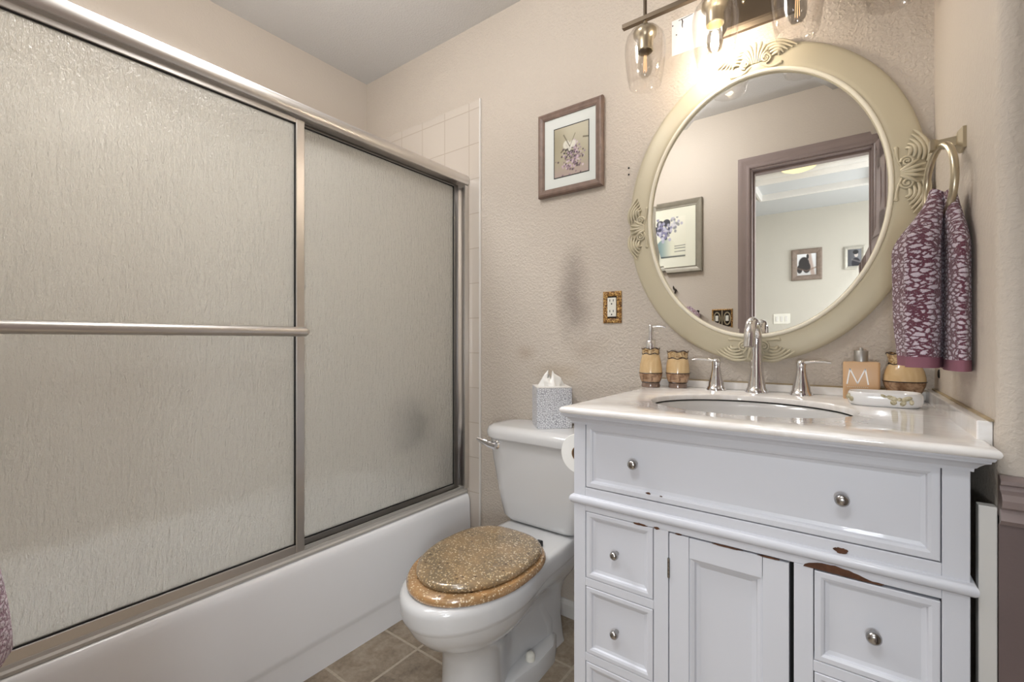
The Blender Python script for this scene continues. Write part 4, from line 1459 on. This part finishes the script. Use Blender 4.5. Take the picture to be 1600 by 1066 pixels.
# ------------------------------------------------------------------ things on the wall around the doorway, seen in the mirror
tk_ = thing('towel_rack', (-0.90, 0.0, 1.24), 'dark iron towel rack with curled ends on the wall by the doorway', 'towel rack')
rk = MB().tube([(-1.12, 0.030, 1.235), (-0.93, 0.030, 1.232), (-0.745, 0.030, 1.235)], 0.006, 10)
for x_ in (-1.08, -0.79):
    rk.tube([(x_, 0.001, 1.25), (x_, 0.018, 1.245), (x_, 0.030, 1.235)], 0.005, 8)
rk.sphere((-0.745, 0.030, 1.235), 0.010, n=12, m=8)
q = [(-0.925 + 0.045 * (1 - t) * cos(5 * t), 0.008, 1.370 + 0.035 * (1 - t * 0.6) * sin(5 * t)) for t in [i / 20 for i in range(21)]]
rk.tube(q, 0.005, 8, up=(0, 1, 0))
rk.tube([(-0.95, 0.006, 1.25), (-0.94, 0.008, 1.31), (-0.925, 0.008, 1.37)], 0.005, 8, up=(0, 1, 0))
rk.build('iron_frame', M['iron'], tk_)
tw = thing('bath_towel', (-0.9, 0.03, 0.66), 'pale lilac flecked towel hanging on the dark iron rack by the doorway', 'towel')
rings = []
for k in range(30):
    t = k / 29
    z = 1.238 - 0.575 * t
    yo = 0.046 + 0.036 * sm(0.45, 0.98, t) - 0.03 * sm(0.975, 1.0, t)
    ring = []
    n2 = 40
    for j in range(n2):
        a = 2 * pi * j / n2
        x = -0.895 + (0.135 + 0.012 * sm(0.3, 1, t)) * abs(cos(a)) ** 0.6 * (1 if cos(a) > 0 else -1)
        sy = abs(sin(a)) ** 0.5 * (1 if sin(a) > 0 else -1)
        yy = (0.026 + (yo - 0.026) * sy * (1 + 0.05 * sin(x * 55 + 2 * t))) if sy > 0 else 0.026 + 0.016 * sy
        ring.append((x, yy, z + 0.002 * sin(9 * a)))
    rings.append(ring)
MB().loft(rings).build('terry', M['towel_pale'], tw, smooth=60)


def vase(u, v):
    c = mixc((226, 226, 208), (236, 234, 218), v)
    u = 1 - u if False else u
    d = math.hypot((u - 0.40) / 0.34, (v - 0.20) / 0.30)
    body = sm(1.0, 0.92, d)
    c = mixc(c, mixc((120, 146, 150), (226, 226, 206), sm(0.12, 0.62, u)), body)
    if v < 0.05:
        c = mixc(c, (60, 66, 68), 0.7 * sm(0.05, 0.02, v))
    r = random.Random(4)
    for (cx, cy) in ((0.22, 0.86), (0.42, 0.88), (0.08, 0.72)):
        dd = math.hypot((u - cx) / 0.13, (v - cy) / 0.10)
        c = mixc(c, (58, 60, 68), sm(1, 0.8, dd))
    for _ in range(70):
        cx, cy = r.gauss(0.26, 0.13), r.gauss(0.62, 0.11)
        k = r.choice([(70, 72, 96), (132, 130, 162), (182, 180, 204), (48, 50, 64), (206, 206, 220)])
        c = mixc(c, k, sm(0.055, 0.03, math.hypot(u - cx, v - cy)) * 0.9)
    for _ in range(26):
        cx, cy = r.gauss(0.66, 0.12), r.gauss(0.74, 0.10)
        c = mixc(c, r.choice([(176, 174, 196), (130, 132, 140), (206, 204, 214)]), sm(0.05, 0.025, math.hypot(u - cx, v - cy)) * 0.8)
    for zz in (0.20, 0.12, 0.26):
        if u > 0.66:
            c = mixc(c, (120, 124, 118), sm(0.014, 0.006, abs(v - zz - 0.02 * u)) * 0.9)
    return c


bpic = thing('wall_picture', (-0.90, 0.0, 1.72), 'silver grey framed print of a vase of blue flowers, seen in the mirror', 'picture')
frame_ring(-1.085, -0.722, 1.490, 1.958, 0.0005, 1, [(0.003, 0), (0, 0.004), (0, 0.018), (0.006, 0.022), (0.020, 0.019), (0.034, 0.014), (0.040, 0.016), (0.042, 0.010)]).build('frame', M['silver_frame'], bpic, smooth=0)
MB().box(-1.075, -0.732, 0.003, 0.011, 1.50, 1.948).build('mat_board', M['mat_cream'], bpic, smooth=0)
painting('print', -1.032, -0.826, 1.596, 1.858, 0.0118, 1, vase, bpic)

sw = thing('switch_plate', (-0.61, 0.0, 1.19), 'black and gilt ornate double switch plate beside the doorway, seen in the mirror', 'switch plate')
swx0, swx1, swz0, swz1 = -0.668, -0.550, 1.130, 1.247
frame_ring(swx0, swx1, swz0, swz1, 0.0003, 1, [(0, 0), (0, 0.003), (0.004, 0.006), (0.008, 0.006), (0.009, 0.004)]).build('cover_plate', M['ornate'], sw, smooth=0)
MB().box(swx0 + 0.006, swx1 - 0.006, 0.0005, 0.0042, swz0 + 0.006, swz1 - 0.006).build('plate_face', M['iron'], sw, smooth=0)
for x_ in (-0.638, -0.580):
    tgm = MB().loft([[(x_ + a * cos(2 * pi * i / 24), y_, 1.1885 + b * sin(2 * pi * i / 24)) for i in range(24)] for a, b, y_ in ((0.021, 0.041, 0.004), (0.021, 0.041, 0.0055), (0.015, 0.034, 0.0058), (0.014, 0.033, 0.0045))], False, False)
    tgm.build('gilt_oval', M['gold_metal'], sw, smooth=0)
    MB().box(x_ - 0.009, x_ + 0.009, 0.004, 0.009, 1.172, 1.206).build('toggle', M['white_plastic'], sw, smooth=0, bevel=0.002)
MB().box(-0.612, -0.606, 0.004, 0.0056, swz0 + 0.008, swz1 - 0.008).build('gilt_divider', M['gold_metal'], sw, smooth=0)


def horse(u, v):
    c = mixc((196, 196, 196), (232, 234, 238), v)
    c = mixc(c, (150, 120, 104), sm(0.16, 0.05, abs(u - 0.72 - 0.2 * (0.5 - v))) * 0.6)
    for (cx, cy, rx, ry) in ((0.36, 0.55, 0.30, 0.33), (0.50, 0.36, 0.22, 0.28), (0.55, 0.86, 0.07, 0.13), (0.14, 0.30, 0.16, 0.22)):
        c = mixc(c, (40, 36, 36), sm(1.0, 0.8, math.hypot((u - cx) / rx, (v - cy) / ry)))
    c = mixc(c, (120, 96, 82), sm(0.05, 0.02, abs(v - 0.2 - 0.3 * abs(u - 0.5))) * 0.6)
    return c


def portrait(u, v):
    c = mixc((70, 70, 76), (120, 122, 128), u)
    c = mixc(c, (190, 180, 176), sm(1.0, 0.7, math.hypot((u - 0.62) / 0.16, (v - 0.66) / 0.17)))
    c = mixc(c, (26, 26, 30), sm(1.0, 0.8, math.hypot((u - 0.58) / 0.22, (v - 0.82) / 0.14)))
    c = mixc(c, (30, 30, 40), sm(1.0, 0.8, math.hypot((u - 0.6) / 0.34, (v - 0.18) / 0.34)))
    c = mixc(c, (150, 140, 138), sm(0.07, 0.03, abs(v - 0.34 + 0.3 * (u - 0.5))) * 0.5 * sm(0.2, 0.4, u))
    return c


YH = -2.67
h1 = thing('hall_picture', (-0.325, YH, 1.86), 'grey wood framed photo of a dark horse head, seen in the mirror', 'picture')
frame_ring(-0.462, -0.190, 1.693, 2.020, YH + 0.0005, 1, [(0, 0), (0, 0.02), (0.012, 0.024), (0.035, 0.02), (0.050, 0.014), (0.052, 0.008)]).build('frame', plain('grey_brown_wood', srgb(140, 124, 112), 0.5, var=0.3, vscale=30), h1, smooth=0)
painting('photo', -0.412, -0.240, 1.743, 1.970, YH + 0.009, 1, horse, h1, 40, 50)
h2 = thing('hall_picture', (0.075, YH, 1.88), 'small silver framed dark portrait on the hall wall, seen in the mirror', 'picture')
frame_ring(-0.008, 0.160, 1.772, 1.998, YH + 0.0005, 1, [(0, 0), (0, 0.015), (0.012, 0.018), (0.028, 0.012), (0.030, 0.008)]).build('frame', plain('pale_silver_wood', srgb(190, 186, 176), 0.35, 0.3, var=0.2, vscale=30), h2, smooth=0)
painting('photo', 0.020, 0.132, 1.800, 1.970, YH + 0.009, 1, portrait, h2, 40, 50)
h3 = thing('hall_switch', (-0.55, YH, 1.29), 'white switch plate low on the hall wall, seen in the mirror', 'switch plate')
MB().box(-0.63, -0.475, YH, YH + 0.006, 1.235, 1.345).build('cover_plate', M['white_plastic'], h3, smooth=0, bevel=0.002)
for x_ in (-0.595, -0.5525, -0.51):
    MB().box(x_ - 0.012, x_ + 0.012, YH + 0.005, YH + 0.010, 1.262, 1.318).build('rocker', M['white_trim'], h3, smooth=0, bevel=0.001)

hl = thing('ceiling_light', (-0.29, -1.09, 2.44), 'round flush ceiling light glowing warm in the hall, seen in the mirror', 'ceiling light')
MB().lathe([(0.155, 0.0), (0.155, -0.018), (0.140, -0.022)], hl.location, 48).build('base', M['white_trim'], hl)
MB().lathe([(0.138, -0.020), (0.132, -0.040), (0.110, -0.062), (0.07, -0.078), (0.02, -0.084)], hl.location, 48, cap0=False).build('bowl_shade', M['lamp_on'], hl, smooth=60)

ah = thing('attic_hatch', (-0.25, -1.62, 2.44), 'white moulded attic hatch in the hall ceiling, seen in the mirror', 'attic hatch')
mp_ = [(0, 0.0), (0, 0.015), (0.012, 0.030), (0.03, 0.034), (0.045, 0.026), (0.06, 0.048), (0.075, 0.062), (0.09, 0.062), (0.095, 0.050), (0.10, 0.0)]
x0, x1, y0, y1 = -0.73, 0.30, -1.95, -1.28
rings = [[(x0 + d, y0 + d, 2.4395 - h), (x1 - d, y0 + d, 2.4395 - h), (x1 - d, y1 - d, 2.4395 - h), (x0 + d, y1 - d, 2.4395 - h)] for d, h in mp_]
MB().loft(rings, False, False).build('moulding', M['white_trim'], ah, smooth=0)
MB().box(x0 + 0.09, x1 - 0.09, y0 + 0.09, y1 - 0.09, 2.434, 2.4398).build('panel', M['hall_ceiling'], ah, smooth=0)
